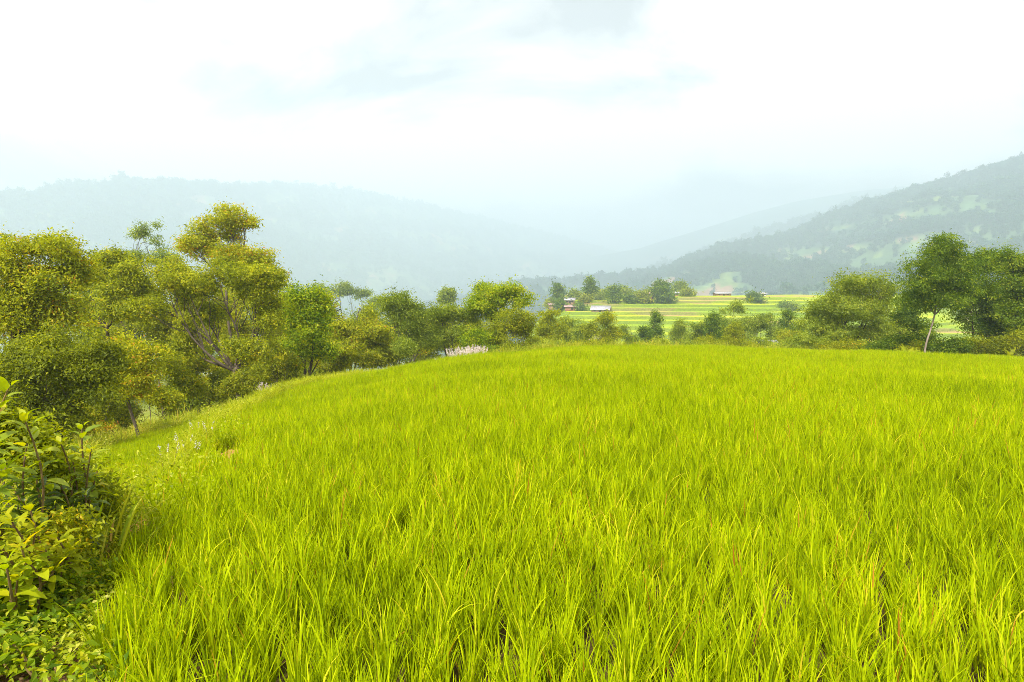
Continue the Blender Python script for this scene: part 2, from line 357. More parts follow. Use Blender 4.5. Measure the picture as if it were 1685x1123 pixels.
def crown(blobs, size, n_leaf, gap=.35, spread=2.4, aspect=.42, up=.55, tintbias=0, sprigs=.12, per=42):
    """blobs: rows (x,y,z,rx,ry,rz). Twig clusters fill each lump, denser to the outside, with holes"""
    B = np.asarray(blobs, float); vol = (B[:, 3] * B[:, 4] + B[:, 4] * B[:, 5] + B[:, 3] * B[:, 5]); vol = vol ** .8; w = vol / vol.sum()
    ncl = max(24, n_leaf // per)
    k = rng.choice(len(B), ncl * 2, p=w)
    dr = unit(ncl * 2); dr[:, 2] = np.where(dr[:, 2] < -.8, dr[:, 2] * -.6, dr[:, 2])
    rr = .30 + .70 * rng.random(ncl * 2) ** .5
    rr *= np.where(rng.random(ncl * 2) < sprigs, 1.3, 1)
    lump = fbm(dr[:, 0] * 2.2 + k * 3.7 + 40, dr[:, 2] * 2.2 + dr[:, 1] * 2.2 + 40, 3)
    rr *= .86 + .5 * lump
    pos = B[k, :3] + dr * B[k, 3:] * rr[:, None]
    hole = fbm(pos[:, 0] / (size * 9) + 30, (pos[:, 2] + pos[:, 1] * .7) / (size * 9) + 30, 2)
    keep = np.where(hole > gap)[0][:ncl]
    if len(keep) < ncl * .4: keep = np.arange(ncl)
    pos = pos[keep]; dr = dr[keep]; ct = rng.normal(0, .17, len(keep)) + tintbias
    nper = max(4, n_leaf // len(keep))
    ci = np.repeat(np.arange(len(keep)), nper); n = len(ci)
    ext = rng.uniform(.5, 1.25, len(keep))[:, None] * nrm(dr * (1, 1, .5) + unit(len(keep)) * .6 + (0, 0, -.1))      # each spray runs outward along its twig
    along = rng.normal(0, 1, n)[:, None]
    off = rng.normal(size=(n, 3)) * size * spread * .42 * (1, 1, .55) + ext[ci] * along * size * spread * .62
    p = pos[ci] + off
    no = nrm(np.array((0, 0, up)) + dr[ci] * .5 + unit(n) * .75)
    L_ = size * (.7 + .6 * rng.random(n)); tint = np.clip(.40 + ct[ci] + rng.normal(0, .16, n) + (rng.random(n) < .02) * .4, 0, 1)
    return leaves(p, no, L_, L_ * aspect, tint), pos

def split_blobs(b, k, f=.55):
    """uneven boughs: many small lumps strewn through each lump, some reaching out of it"""
    o = []
    for (x, y, z, rx, ry, rz) in b:
        for i in range(int(k * 2.2)):
            d_ = unit(1)[0]; d_[2] = d_[2] * .9 + .12; r_ = random.random() ** .42 * (1.0 if random.random() > .25 else 1.35)
            s = random.uniform(.22, .50) * (1.15 - .35 * r_); fl = random.uniform(.7, 1.2)
            o.append((x + d_[0] * rx * r_ * .82, y + d_[1] * ry * r_ * .82, z + d_[2] * rz * r_ * .82, rx * s, ry * s, rz * s * fl))
        o.append((x, y, z, rx * .6, ry * .6, rz * .6))
    return o

def tree(label, Y, bx, pxblobs, mat='olive', leaf=.09, n=14000, tr=.09, bark='bark', name='tree', cat='tree', group=None,
         split=6, base_py=None, limbs=None, gap=.45, depth=.9, fork=.45, spread=3.0, tint=0, base=None):
    m = mpp(Y)
    if base is None:
        bxw = P(bx, 500, Y)[0]; bz = Hs(bxw, Y)
    else: bxw, bz = base
    root = np.array((bxw, Y, bz)); e = empty(name, tuple(root)); tag(e, label, cat, group)
    B = []
    for i, (cx, cy_, rx, rz) in enumerate(pxblobs):
        dy = random.uniform(-.35, .35) * rx * m
        p = P(cx, cy_, Y + dy)
        B.append((p[0], p[1], p[2], rx * m * 1.06, max(rx, rz) * m * depth, rz * m * 1.12))
    Bs = split_blobs(B, split, .60) if split > 1 else B
    n = int(n * 1.3); leaf = leaf * 1.2; tr = tr * .62
    (V, Fc, tn), cl = crown(Bs, leaf, n, gap=gap, spread=spread, tintbias=tint)
    V = V - root
    me = np_mesh(name + '_crown', V, Fc, M[mat], {'tint': ('FACE', 'FLOAT', tn)})
    obj('crown', me, e)
    # trunk and limbs
    C = np.array([b[:3] for b in B]); top = C[np.argmax(C[:, 2])]; low = C[:, 2].min()
    parts = []
    fk = root + (np.array((C[:, 0].mean(), C[:, 1].mean(), 0)) - root) * .35
    fk[2] = root[2] + max(.25, (low - root[2]) * fork + .1)
    fk = fk if limbs is None else limbs
    pth = curve(root + (0, 0, -.3), fk, 8, wob=.04); rd = np.linspace(tr * 1.25, tr * .85, 8); rd[0] *= 1.35
    parts.append(tube(pth, rd, 8))
    for b in B:
        q = np.array(b[:3]) + np.array((0, 0, .3 * b[5]))
        pl = curve(fk, q, 9, sag=-.06, wob=.09); rl = np.linspace(tr * .80, tr * .12, 9)
        parts.append(tube(pl, rl, 6))
        kk = np.where(np.linalg.norm((cl - np.array(b[:3])) / np.array(b[3:]), axis=1) < 1.05)[0]
        if len(kk):
            for j in rng.choice(kk, min(len(kk), 12)):
                s = pl[random.randint(3, 8)]
                parts.append(tube(curve(s, cl[j], 5, wob=.1), np.linspace(tr * .22, tr * .05, 5), 4))
    V, Q4 = joinm(parts)
    obj('trunk', np_mesh(name + '_trunk', V - root, Q4, M[bark], smooth=True), e)
    return e

# ------------------------------------------------------------------ trees of the left wood
GL = 'trees of the wood left of the rice field'
tree('broad olive green tree at the left edge with a bare dark fork in its crown', 20, 22,
     [(20, 405, 62, 34), (95, 412, 44, 26), (-45, 440, 60, 55), (62, 462, 66, 40), (122, 452, 32, 30), (20, 520, 70, 45), (90, 520, 50, 40)],
     'olive', .085, 30000, .13, group=GL, split=7, fork=.5, gap=.36, limbs=P(22, 560, 20))
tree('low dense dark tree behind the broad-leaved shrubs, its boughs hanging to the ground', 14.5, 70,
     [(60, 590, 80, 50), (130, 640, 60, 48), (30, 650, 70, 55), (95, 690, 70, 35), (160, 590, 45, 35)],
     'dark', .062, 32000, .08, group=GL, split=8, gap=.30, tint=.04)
tree('small young tree with thin bare trunk standing alone at the lower left rice edge', 17.5, 217,
     [(200, 585, 44, 30), (230, 610, 34, 26), (168, 612, 36, 26), (205, 625, 46, 24), (240, 580, 26, 22), (215, 645, 34, 12)],
     'olive', .062, 14000, .06, group=GL, split=6, gap=.30, limbs=P(209, 648, 17.5), tint=.12)
tree('olive tree with yellowing top rising behind the small thin-trunked tree', 29, 176,
     [(178, 450, 48, 34), (225, 455, 45, 30), (200, 500, 60, 36), (150, 500, 40, 40), (185, 425, 25, 14)],
     'olive', .10, 24000, .12, group=GL, split=7, limbs=P(176, 540, 29))
tree('slim grey green tree whose head stands clear above the wood, left of the tallest tree', 80, 238,
     [(240, 384, 23, 18), (236, 404, 26, 15), (245, 420, 34, 14), (270, 428, 25, 12), (225, 424, 18, 10)],
     'grey', .19, 6000, .2, group=GL, split=5, tint=-.1)
tree('big spreading tree with heavy forked limbs leaning left over the field edge', 27, 396,
     [(300, 470, 55, 30), (360, 462, 55, 32), (425, 470, 48, 34), (265, 510, 42, 36), (330, 520, 45, 26), (450, 520, 36, 40), (420, 575, 42, 35), (275, 470, 40, 28), (300, 560, 36, 30)],
     'olive', .09, 40000, .13, group=GL, split=7, gap=.45, limbs=P(385, 610, 27), tint=.03)
tree('tallest tree of the wood with an open airy crown against the hazy hill', 37, 385,
     [(335, 372, 24, 22), (372, 364, 26, 22), (400, 380, 22, 22), (303, 406, 24, 16), (335, 402, 30, 24), (398, 410, 30, 22), (430, 430, 24, 22), (450, 458, 20, 22), (395, 440, 36, 26), (362, 395, 36, 22), (380, 422, 34, 20)],
     'olive', .12, 22000, .12, group=GL, split=6, gap=.48, limbs=P(372, 470, 37), tint=.02)
tree('bright lime green tree with a short dark trunk at the edge of the rice', 31, 499,
     [(503, 492, 34, 20), (520, 515, 26, 22), (486, 520, 22, 22), (508, 550, 34, 26), (490, 578, 22, 14), (530, 578, 18, 14)],
     'lime', .125, 11000, .09, group=GL, split=6, tint=.1, gap=.34)
tree('olive tree immediately right of the lime green tree', 39, 572,
     [(560, 500, 32, 24), (592, 515, 30, 24), (575, 550, 40, 30), (612, 555, 26, 26), (548, 575, 22, 18)], 'olive', .12, 18000, .13, group=GL)
tree('grey green rounded tree above the tuft of orange grass', 44, 655,
     [(645, 515, 34, 24), (672, 510, 34, 24), (690, 530, 30, 24), (655, 550, 40, 28), (630, 560, 30, 24), (700, 560, 30, 22)], 'grey', .125, 20000, .13, group=GL, tint=.02)
tree('pale green tree left of the round bright green one, above the white plume grass', 46, 735,
     [(730, 520, 26, 20), (750, 545, 32, 24), (722, 555, 28, 22), (765, 525, 20, 18)], 'grey', .13, 12000, .12, group=GL, tint=.08)
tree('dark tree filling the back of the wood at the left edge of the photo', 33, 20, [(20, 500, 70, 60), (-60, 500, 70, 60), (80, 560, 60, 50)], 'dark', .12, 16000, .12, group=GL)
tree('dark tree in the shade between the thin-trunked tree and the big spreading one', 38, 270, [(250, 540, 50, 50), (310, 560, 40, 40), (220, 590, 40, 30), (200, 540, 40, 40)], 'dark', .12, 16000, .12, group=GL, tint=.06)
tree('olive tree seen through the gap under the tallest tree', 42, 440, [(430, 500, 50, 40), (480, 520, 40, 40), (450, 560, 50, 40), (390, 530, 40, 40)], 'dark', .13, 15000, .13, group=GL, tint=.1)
tree('yellowing tree behind the second gap of the left wood', 44, 320, [(330, 500, 45, 40), (290, 450, 40, 24), (355, 555, 40, 34)], 'olive', .13, 12000, .13, group=GL, tint=.05)
tree('tree just outside the left edge beyond the broad olive one', 24, -160, [(-160, 430, 70, 60), (-220, 470, 70, 60), (-150, 520, 80, 60), (-100, 580, 70, 50)], 'olive', .10, 20000, .14, group=GL)
tree('dark tree outside the frame left of the wood', 16, -140, [(-140, 560, 80, 70), (-210, 520, 90, 90), (-90, 640, 70, 60)], 'dark', .08, 16000, .12, group=GL)
# the back of the wood, on the slope falling to the valley
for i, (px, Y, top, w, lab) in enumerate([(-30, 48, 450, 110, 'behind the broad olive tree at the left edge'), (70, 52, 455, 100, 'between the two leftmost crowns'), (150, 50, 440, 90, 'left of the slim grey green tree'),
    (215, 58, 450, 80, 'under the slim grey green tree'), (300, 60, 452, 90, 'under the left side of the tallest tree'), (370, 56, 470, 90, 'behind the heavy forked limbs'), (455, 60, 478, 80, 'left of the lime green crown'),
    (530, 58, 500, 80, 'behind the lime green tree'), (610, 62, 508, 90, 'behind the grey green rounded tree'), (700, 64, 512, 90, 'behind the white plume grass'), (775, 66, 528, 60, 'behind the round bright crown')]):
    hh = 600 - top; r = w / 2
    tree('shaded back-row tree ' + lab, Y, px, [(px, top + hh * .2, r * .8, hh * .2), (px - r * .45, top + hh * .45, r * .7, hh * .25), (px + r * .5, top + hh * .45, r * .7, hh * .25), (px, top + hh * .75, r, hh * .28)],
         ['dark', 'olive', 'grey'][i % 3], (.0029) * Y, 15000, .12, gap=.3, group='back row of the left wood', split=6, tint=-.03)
# undergrowth bushes filling the foot of the wood
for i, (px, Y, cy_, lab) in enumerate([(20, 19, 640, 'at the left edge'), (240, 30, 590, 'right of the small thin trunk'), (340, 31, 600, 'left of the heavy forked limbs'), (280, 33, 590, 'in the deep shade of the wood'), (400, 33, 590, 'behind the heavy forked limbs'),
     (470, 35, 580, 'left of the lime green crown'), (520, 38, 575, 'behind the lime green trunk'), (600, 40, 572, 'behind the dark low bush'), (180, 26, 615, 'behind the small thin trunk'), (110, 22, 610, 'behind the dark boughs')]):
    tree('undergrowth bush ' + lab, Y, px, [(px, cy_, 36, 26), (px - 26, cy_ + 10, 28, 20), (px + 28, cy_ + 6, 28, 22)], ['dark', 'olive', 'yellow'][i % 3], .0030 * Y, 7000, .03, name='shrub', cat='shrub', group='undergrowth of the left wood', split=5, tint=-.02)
for i, (px, Y, lab) in enumerate([(345, 27.5, 'low between the earth gap and the spreading tree'), (372, 28.5, 'just left of the spreading tree foot'), (425, 30, 'right of the spreading tree foot'), (452, 31, 'in the shade right of the spreading tree'),
     (480, 32.5, 'left of the lime green trunk'), (520, 34, 'right of the lime green trunk'), (542, 35, 'two paces right of the lime green trunk'), (575, 36.5, 'behind the thin plume clump'), (605, 38, 'left of the pale weedy bush'), (635, 39, 'under the grey green rounded tree'),
     (20, 17, 'low at the left edge'), (80, 17.5, 'under the dark hanging boughs'), (140, 19, 'right of the dark hanging boughs'), (180, 22.5, 'left of the small thin trunk'), (285, 27, 'left of the bare earth gap'), (320, 36, 'beyond the bare earth gap'), (230, 36, 'beyond the sunny low terrace'), (270, 38, 'in the dark beyond the sunny terrace')]):
    bx_ = P(px, 500, Y)[0]; gz_ = Hs(bx_, Y); gp = float(np.interp(px, [0, 165, 330, 430, 590, 790], [770, 705, 664, 640, 602, 590])) + 4; r_ = 30
    Y *= 1.04; tree('thicket bush ' + lab, Y, px, [(px, gp - r_ * .6, r_ * .8, r_ * .7), (px - r_ * .7, gp - r_ * .45, r_ * .6, r_ * .5), (px + r_ * .7, gp - r_ * .5, r_ * .6, r_ * .55), (px + r_ * .1, gp - r_ * 1.3, r_ * .6, r_ * .5)], ['dark', 'yellow', 'olive', 'dark', 'grey'][i % 5], .0030 * Y, 5000, .025, name='shrub', cat='shrub', group='thicket bushes at the foot of the left wood', split=5, tint=.02)
# shrubs at the foot of the wood
GS = 'shrubs along the edges of the rice field'
def shrub(label, Y, px, blobs, mat, leaf, n, **k): return tree(label, Y, px, blobs, mat, leaf, n, .03, name='shrub', cat='shrub', group=k.pop('group', GS), split=5, **k)
shrub('pale green bush with a red stem left of the bare earth gap in the wood', 24, 305, [(300, 625, 22, 22), (318, 640, 20, 18), (290, 600, 22, 16)], 'yellow', .075, 6000)
shrub('dark bush at the foot of the big spreading tree', 25.5, 410, [(400, 630, 28, 16), (375, 640, 22, 14), (430, 615, 26, 18)], 'dark', .075, 6000, tint=.08)
shrub('bush of drooping olive leaves between the spreading tree and the lime green tree', 29, 458, [(455, 590, 26, 22), (475, 600, 18, 12), (440, 605, 20, 16)], 'olive', .085, 6000)
shrub('dark low bush right of the lime green tree trunk', 34.5, 560, [(550, 590, 24, 12), (580, 585, 26, 14), (610, 582, 22, 12)], 'dark', .1, 5000, tint=.1)
shrub('pale weedy bush behind the orange grass', 37, 650, [(630, 580, 26, 12), (660, 572, 24, 12)], 'grey', .1, 4500)
shrub('yellow bush on the sunny low terrace behind the thin-trunked tree', 22, 262, [(258, 650, 24, 14), (238, 662, 18, 10), (282, 660, 16, 9)], 'yellow', .07, 4500, tint=.1)
shrub('yellow green bush under the far side of the dark boughs', 21, 150, [(150, 610, 34, 24), (190, 655, 22, 18)], 'yellow', .07, 5000)

# ------------------------------------------------------------------ middle: round bright tree and the row beyond the crest
GM = 'trees beyond the crest of the rice field'
tree('round bright green tree with a flat airy crown at the middle of the field crest', 46, 812,
     [(800, 484, 28, 17), (838, 482, 28, 17), (818, 500, 42, 19), (856, 500, 20, 14), (789, 504, 21, 13), (820, 520, 26, 12)], 'lime', .14, 12000, .11, group=GM, split=6, gap=.40, tint=.02, limbs=P(815, 545, 46))
tree('yellow green bushy tree in front of the round bright crown', 42, 845,
     [(850, 530, 30, 22), (832, 548, 30, 22), (866, 552, 26, 22), (848, 572, 34, 14), (815, 560, 20, 18)], 'yellow', .12, 12000, .08, group=GM, tint=.02)
shrub('green bush at the left foot of the bright middle trees', 41, 800, [(790, 558, 20, 16), (775, 566, 18, 10), (800, 575, 22, 10)], 'lime', .11, 5000, group=GM)
mid = [ # label, Y, px, top, width, mat, n
 ('olive green tree right beside the bright middle trees', 62, 905, 508, 52, 'yellow'),
 ('slender grey green tree rising left of the broad tin roof', 74, 933, 512, 30, 'grey'),
 ('dark slim tree immediately left of the domed olive tree', 70, 957, 522, 28, 'grey'),
 ('domed olive yellow tree below the broad tin roof on the knoll', 66, 992, 510, 62, 'yellow'),
 ('low grey green tree right of the domed olive tree', 80, 1036, 530, 36, 'grey'),
 ('narrow pointed tree standing before the lower terraces', 92, 1078, 513, 20, 'deep'),
 ('small dark round tree right beneath the terraces', 88, 1055, 535, 26, 'deep'),
 ('thin pale tree in front of the middle of the terraces', 85, 1117, 524, 24, 'grey'),
 ('leaning grey bush tree left of the feathery tree', 78, 1150, 530, 46, 'grey'),
 ('dark inner tree at the left foot of the feathery tree', 76, 1172, 512, 34, 'deep'),
 ('large feathery grey green tree covering part of the terraces', 80, 1206, 487, 66, 'grey'),
 ('low reddish tipped tree below the feathery tree', 64, 1206, 536, 36, 'yellow'),
 ('grey green tree just right of the feathery tree', 78, 1256, 520, 52, 'grey'),
 ('dark green tree between the feathery tree and the right-hand wood', 82, 1298, 512, 44, 'deep'),
 ('yellowish low tree left of the right-hand wood', 66, 1300, 542, 50, 'yellow'),
]
for lab, Y, px, top, w, mat in mid:
    bt = 585; r = w / 2; hh = (bt - top)
    bl = [(px, top + hh * .22, r * .75, hh * .22), (px - r * .4, top + hh * .5, r * .7, hh * .25), (px + r * .45, top + hh * .5, r * .65, hh * .25), (px, top + hh * .78, r * .95, hh * .24)]
    tree(lab, Y, px, bl, mat, .0024 * Y, int(2600 + w * 75), .1, group=GM, split=5, gap=.36, spread=2.2)
far_shr = [(590, 47), (690, 50), (770, 52), (880, 50), (905, 47), (935, 50), (960, 47), (1010, 51), (1045, 48), (1085, 50), (1130, 47), (1165, 50), (1195, 48), (1232, 51), (1262, 53), (1300, 47)]
nm = ['dark-olive', 'pale', 'yellow', 'grey green']
ref = ['behind the lime green tree', 'behind the white plume grass', 'left of the bright round tree', 'at the right foot of the bright middle trees', 'below the olive tree beside the bright middle trees',
       'under the slender grey green tree', 'under the dark slim tree', 'right of the domed olive tree', 'under the low grey green tree', 'below the narrow pointed tree', 'left of the leaning grey tree',
       'under the leaning grey tree', 'in front of the feathery tree', 'right before the feathery tree foot', 'beside the tin roof beyond the crest', 'next to the right-hand wood']
for i, (px, Y) in enumerate(far_shr):
    mt = ['grey', 'yellow', 'yellow', 'grey', 'dark'][i * 7 % 5]; tp = 556 + (i * 37 % 11)
    shrub('low bush on the field crest ' + ref[i], Y, px, [(px, tp + 8, 22, 11), (px + 16, tp + 14, 16, 9), (px - 17, tp + 12, 17, 9)], mt, .11, 3000, group='bushes just beyond the field crest', tint=random.uniform(0, .1))
# hazy far trees left of centre
for lab, Y, px, bl in [
    ('hazy blue green clump of trees above the olive tree, seen beyond the wood', 210, 570, [(570, 474, 26, 13), (545, 480, 22, 12), (592, 486, 18, 12), (520, 478, 16, 10)]),
    ('small far dark tree left of the round bright crown', 150, 738, [(738, 484, 9, 8), (736, 496, 10, 8)]),
    ('low hazy tree between the far clump and the grey green tree', 190, 625, [(622, 498, 12, 8), (638, 500, 10, 6)])]:
    tree(lab, Y, px, bl, 'grey', .0026 * Y, 4500, .25, group='far trees beyond the wood', split=5, spread=2.2, tint=-.08)

# ------------------------------------------------------------------ right-hand wood
GR = 'trees of the right-hand wood'
tree('tall rounded deep green tree with a pale bare trunk on the right', 36, 1526,
     [(1546, 414, 34, 28), (1532, 440, 42, 28), (1565, 444, 38, 28), (1524, 470, 46, 26), (1572, 474, 36, 24), (1514, 494, 36, 16), (1556, 497, 32, 16)],
     'deep', .10, 34000, .075, 'bark_pale', group=GR, split=11, gap=.2, limbs=P(1538, 518, 36), tint=.03)
tree('wide feathery grey green tree left of the tall rounded tree', 43, 1392,
     [(1392, 478, 38, 26), (1430, 472, 30, 20), (1358, 500, 32, 26), (1400, 515, 50, 28), (1448, 500, 32, 28), (1340, 535, 34, 24), (1390, 550, 48, 22), (1450, 545, 40, 26), (1462, 476, 14, 14)],
     'grey', .115, 30000, .13, group=GR, split=7, gap=.33, tint=.02)
tree('dark broad tree close behind the tall rounded tree on its right', 43, 1615,
     [(1612, 432, 26, 22), (1635, 440, 30, 26), (1605, 480, 38, 32), (1645, 490, 40, 36), (1610, 530, 42, 34), (1655, 540, 40, 34)], 'deep', .12, 32000, .14, group=GR, split=7, tint=.05, gap=.3)
tree('yellow tipped tree at the right edge of the photo', 40, 1672,
     [(1662, 432, 28, 20), (1690, 440, 28, 24), (1672, 475, 30, 28), (1700, 490, 34, 40), (1665, 520, 30, 26), (1690, 540, 36, 30)], 'deep', .11, 30000, .13, group=GR, split=7, gap=.3, limbs=P(1672, 560, 40), tint=.12)
tree('dark tree in the gap between the feathery and the tall rounded tree', 45, 1490, [(1490, 520, 32, 26), (1480, 555, 34, 26), (1515, 555, 36, 26)], 'deep', .12, 14000, .12, group=GR)
tree('tree just outside the right edge of the photo', 42, 1770, [(1760, 430, 50, 40), (1800, 470, 50, 50), (1750, 510, 60, 50), (1820, 530, 60, 50)], 'deep', .13, 16000, .15, group=GR)
tree('second tree outside the frame right of the wood', 46, 1900, [(1890, 450, 60, 50), (1930, 500, 70, 60), (1880, 540, 70, 50)], 'grey', .14, 14000, .15, group=GR)
for lab, Y, px, bl, mt, n in [
    ('dark thicket bush left of the pale trunk', 38.5, 1470, [(1460, 572, 26, 12), (1485, 568, 24, 14), (1440, 570, 20, 10)], 'deep', 5000),
    ('yellow green bush right beside the pale trunk', 37.5, 1500, [(1495, 578, 14, 9), (1510, 574, 14, 10)], 'yellow', 3000),
    ('green bush immediately right of the pale trunk', 37, 1560, [(1555, 575, 22, 14), (1580, 570, 22, 16)], 'deep', 5000),
    ('dark bush below the dark broad tree', 37, 1610, [(1600, 572, 24, 18), (1630, 578, 24, 14)], 'dark', 7000),
    ('drooping bush at the right edge under the yellow tipped tree', 36, 1668, [(1650, 572, 24, 16), (1685, 560, 26, 14), (1700, 580, 26, 12)], 'dark', 5000),
    ('grey green bush at the left foot of the feathery tree', 42, 1335, [(1330, 562, 24, 12), (1355, 568, 24, 10), (1310, 566, 18, 9)], 'grey', 4500),
    ('olive bush in front of the feathery tree', 41, 1400, [(1395, 570, 24, 11), (1420, 572, 22, 10), (1375, 572, 20, 9)], 'yellow', 4500)]:
    shrub(lab, Y, px, bl, mt, .1, n, group='bushes at the foot of the right-hand wood')

# ------------------------------------------------------------------ knoll trees and houses
def onground(px, py, lo=175, hi=330):
    """where the sight line through a photo position meets the ground"""
    ys = np.linspace(lo, hi, 600); pts = np.array([P(px, py, y) for y in ys]); h = H(pts[:, 0], pts[:, 1])
    k = np.where(pts[:, 2] <= h)[0]
    i = k[0] if len(k) else int(np.argmin(pts[:, 2] - h))
    return pts[i][0], ys[i], h[i]
GK = 'trees on the terraced knoll'
for lab, px, top, bot, w, mat in [
    ('narrow columnar tree on the left shoulder of the knoll', 919, 461, 500, 10, 'deep'),
    ('narrow two-lobed tree on the knoll, right of the columnar one', 972, 459, 490, 17, 'deep'),
    ('tiny tree between the columnar and the two-lobed trees', 945, 479, 492, 11, 'grey'),
    ('dark mop-headed tree on the knoll left of the long roof', 1011, 470, 499, 22, 'deep'),
    ('low pale tree tucked right behind the mop-headed tree', 1028, 474, 492, 20, 'grey'),
    ('tiny bush left of the mop-headed tree', 997, 479, 490, 10, 'grey'),
    ('small yellowish tree before the long roof', 1057, 480, 498, 13, 'yellow'),
    ('small pale tree between the long roof and the red house', 1045, 482, 492, 9, 'grey'),
    ('thin tree directly beside the red house', 1070, 474, 492, 8, 'grey'),
    ('largest round dark tree on the top of the knoll', 1090, 462, 499, 36, 'deep'),
    ('rounded grey tree right of the largest knoll tree', 1119, 464, 484, 22, 'grey'),
    ('green bush below the long roof', 1035, 489, 498, 11, 'deep'),
    ('small dark tree over the low pink-roofed shed', 923, 496, 511, 12, 'deep'),
    ('dark bush between the pink shed and the broad tin roof', 955, 502, 512, 10, 'deep'),
    ('left dark round bush of the pair on the terraces', 1239, 484, 496, 9, 'deep'),
    ('right smaller bush of the pair on the terraces', 1247, 487, 496, 8, 'deep'),
    ('dark shrub low on the right-hand terraces', 1290, 499, 507, 13, 'deep'),
    ('pale shrub beside the right-hand terrace bank', 1304, 503, 511, 10, 'grey'),
    ('yellow green bush at the left foot of the knoll village', 908, 494, 506, 16, 'yellow'),
    ('bush on the crest left of the terraces top', 1130, 478, 488, 13, 'yellow'),
    ('flat bush row end on the knoll crest', 982, 484, 492, 14, 'grey'),
    ('bush at the right of the small tin house', 962, 487, 498, 12, 'yellow')]:
    x, y, z = onground(px, bot)
    hh = bot - top; r = w / 2
    bl = [(px, top + hh * .25, r * .85, hh * .25), (px - r * .3, top + hh * .55, r * .75, hh * .25), (px + r * .35, top + hh * .6, r * .7, hh * .25), (px, top + hh * .78, r * .8, hh * .2)]
    tree(lab, y, px, bl, mat, .0030 * y, int(700 + w * hh * 2.2), .12 if w < 15 else .25, group=GK, split=4, gap=.3, spread=2.0, base=(x, z), tint=-.02)

def box(cx, cy_, cz, sx, sy, sz):
    V = np.array([(cx + sx * a / 2, cy_ + sy * b / 2, cz + sz * c_ / 2) for c_ in (-1, 1) for a, b in ((-1, -1), (1, -1), (1, 1), (-1, 1))])
    Fc = np.array([(0, 3, 2, 1), (4, 5, 6, 7), (0, 1, 5, 4), (1, 2, 6, 5), (2, 3, 7, 6), (3, 0, 4, 7)]); return V, Fc
def house(label, px, py, wpx, hpx, mat, roof, rz=0, dp=5.5, roof_h=.35, lo=175, hi=330, door=True, y=None, group='houses of the village on the knoll', name='house', wins=2):
    if y is None: x, y, z = onground(px, py, lo, hi)
    else:
        p = P(px, py, y); x, z = p[0], p[2]
    w = wpx * mpp(y); h = hpx * mpp(y); e = empty(name, (x, y, z)); e.rotation_euler.z = rz; tag(e, label, 'house', group)
    wh = h * (1 - roof_h)
    V, Fc = box(0, 0, wh / 2 - .4, w, dp, wh + .8)
    # gable ends
    rh = h * roof_h
    V2 = np.array([(-w / 2, -dp / 2, wh), (-w / 2, dp / 2, wh), (-w / 2, 0, wh + rh), (-w / 2, 0, wh + rh), (w / 2, -dp / 2, wh), (w / 2, dp / 2, wh), (w / 2, 0, wh + rh), (w / 2, 0, wh + rh)])
    V, Fc = joinm([(V, Fc), (V2, np.array([(0, 1, 2, 3), (4, 6, 7, 5)]))])
    obj('wall', np_mesh('house_wall', V, Fc, M[mat]), e)
    o_, t_ = .5, .12
    prs = []
    for s in (-1, 1):
        a = np.array((0, 0, wh + rh + .06)); b = np.array((0, s * (dp / 2 + o_), wh + .06 - rh * o_ / (dp / 2)))
        L_ = w / 2 + o_
        Vr = [(-L_, a[1], a[2]), (L_, a[1], a[2]), (L_, b[1], b[2]), (-L_, b[1], b[2])]
        Vr = np.array(Vr + [(q[0], q[1], q[2] + t_) for q in Vr])
        prs.append((Vr, np.array([(0, 1, 2, 3), (7, 6, 5, 4), (0, 4, 5, 1), (1, 5, 6, 2), (2, 6, 7, 3), (3, 7, 4, 0)])))
    V, Fc = joinm(prs); obj('roof', np_mesh('house_roof', V, Fc, M[roof]), e)
    f = -dp / 2 - .02
    if door:
        V, Fc = box(0, f, min(.95, wh * .4), .9, .08, min(1.9, wh * .8)); obj('door', np_mesh('house_door', V, Fc, M['hole']), e)
    for i in range(wins):
        xx = w * (.3 if i % 2 else -.3)
        V, Fc = box(xx, f, wh * .58, .8, .08, min(.9, wh * .4)); obj('window', np_mesh('house_window', V, Fc, M['hole']), e)
    return e
house('small brown house with a pale tin roof near the columnar tree', 938, 500, 14, 9, 'clay', 'tin', R(-8))
house('low shed with a faded pinkish roof at the left end of the village', 911, 507, 15, 7, 'clay', 'pink_tin', R(4), wins=0)
house('long low shed with a dark pink roof right below the brown house', 941, 510, 22, 7, 'brick', 'pink_tin', R(-5), wins=0)
house('low house under the broad slanting whitish tin roof', 989, 513, 28, 9, 'clay', 'tin', R(-14), dp=7, roof_h=.62)
house('long house with a pale straight roof right of the mop-headed tree', 1036, 491, 30, 7, 'clay', 'tin', R(3), wins=2)
house('red brick house half hidden by the largest knoll tree', 1071, 492, 12, 12, 'brick', 'pink_tin', R(6))
house('low grey-roofed house right of the largest knoll tree', 1116, 487, 17, 6, 'brick', 'tin', R(2))
house('tiny pale house on the crest above the pair of bushes', 1252, 487, 10, 5, 'white', 'tin', 0)
house('pinkish row house on the crest above the feathery tree', 1188, 486, 24, 5, 'brick', 'tin', 0)
house('farm shed just beyond the field crest, only its pale tin roof showing', 1254, 590, 25, 27, 'clay', 'tin', R(3), dp=3, y=56, roof_h=.3, group='sheds near the rice field', wins=2)

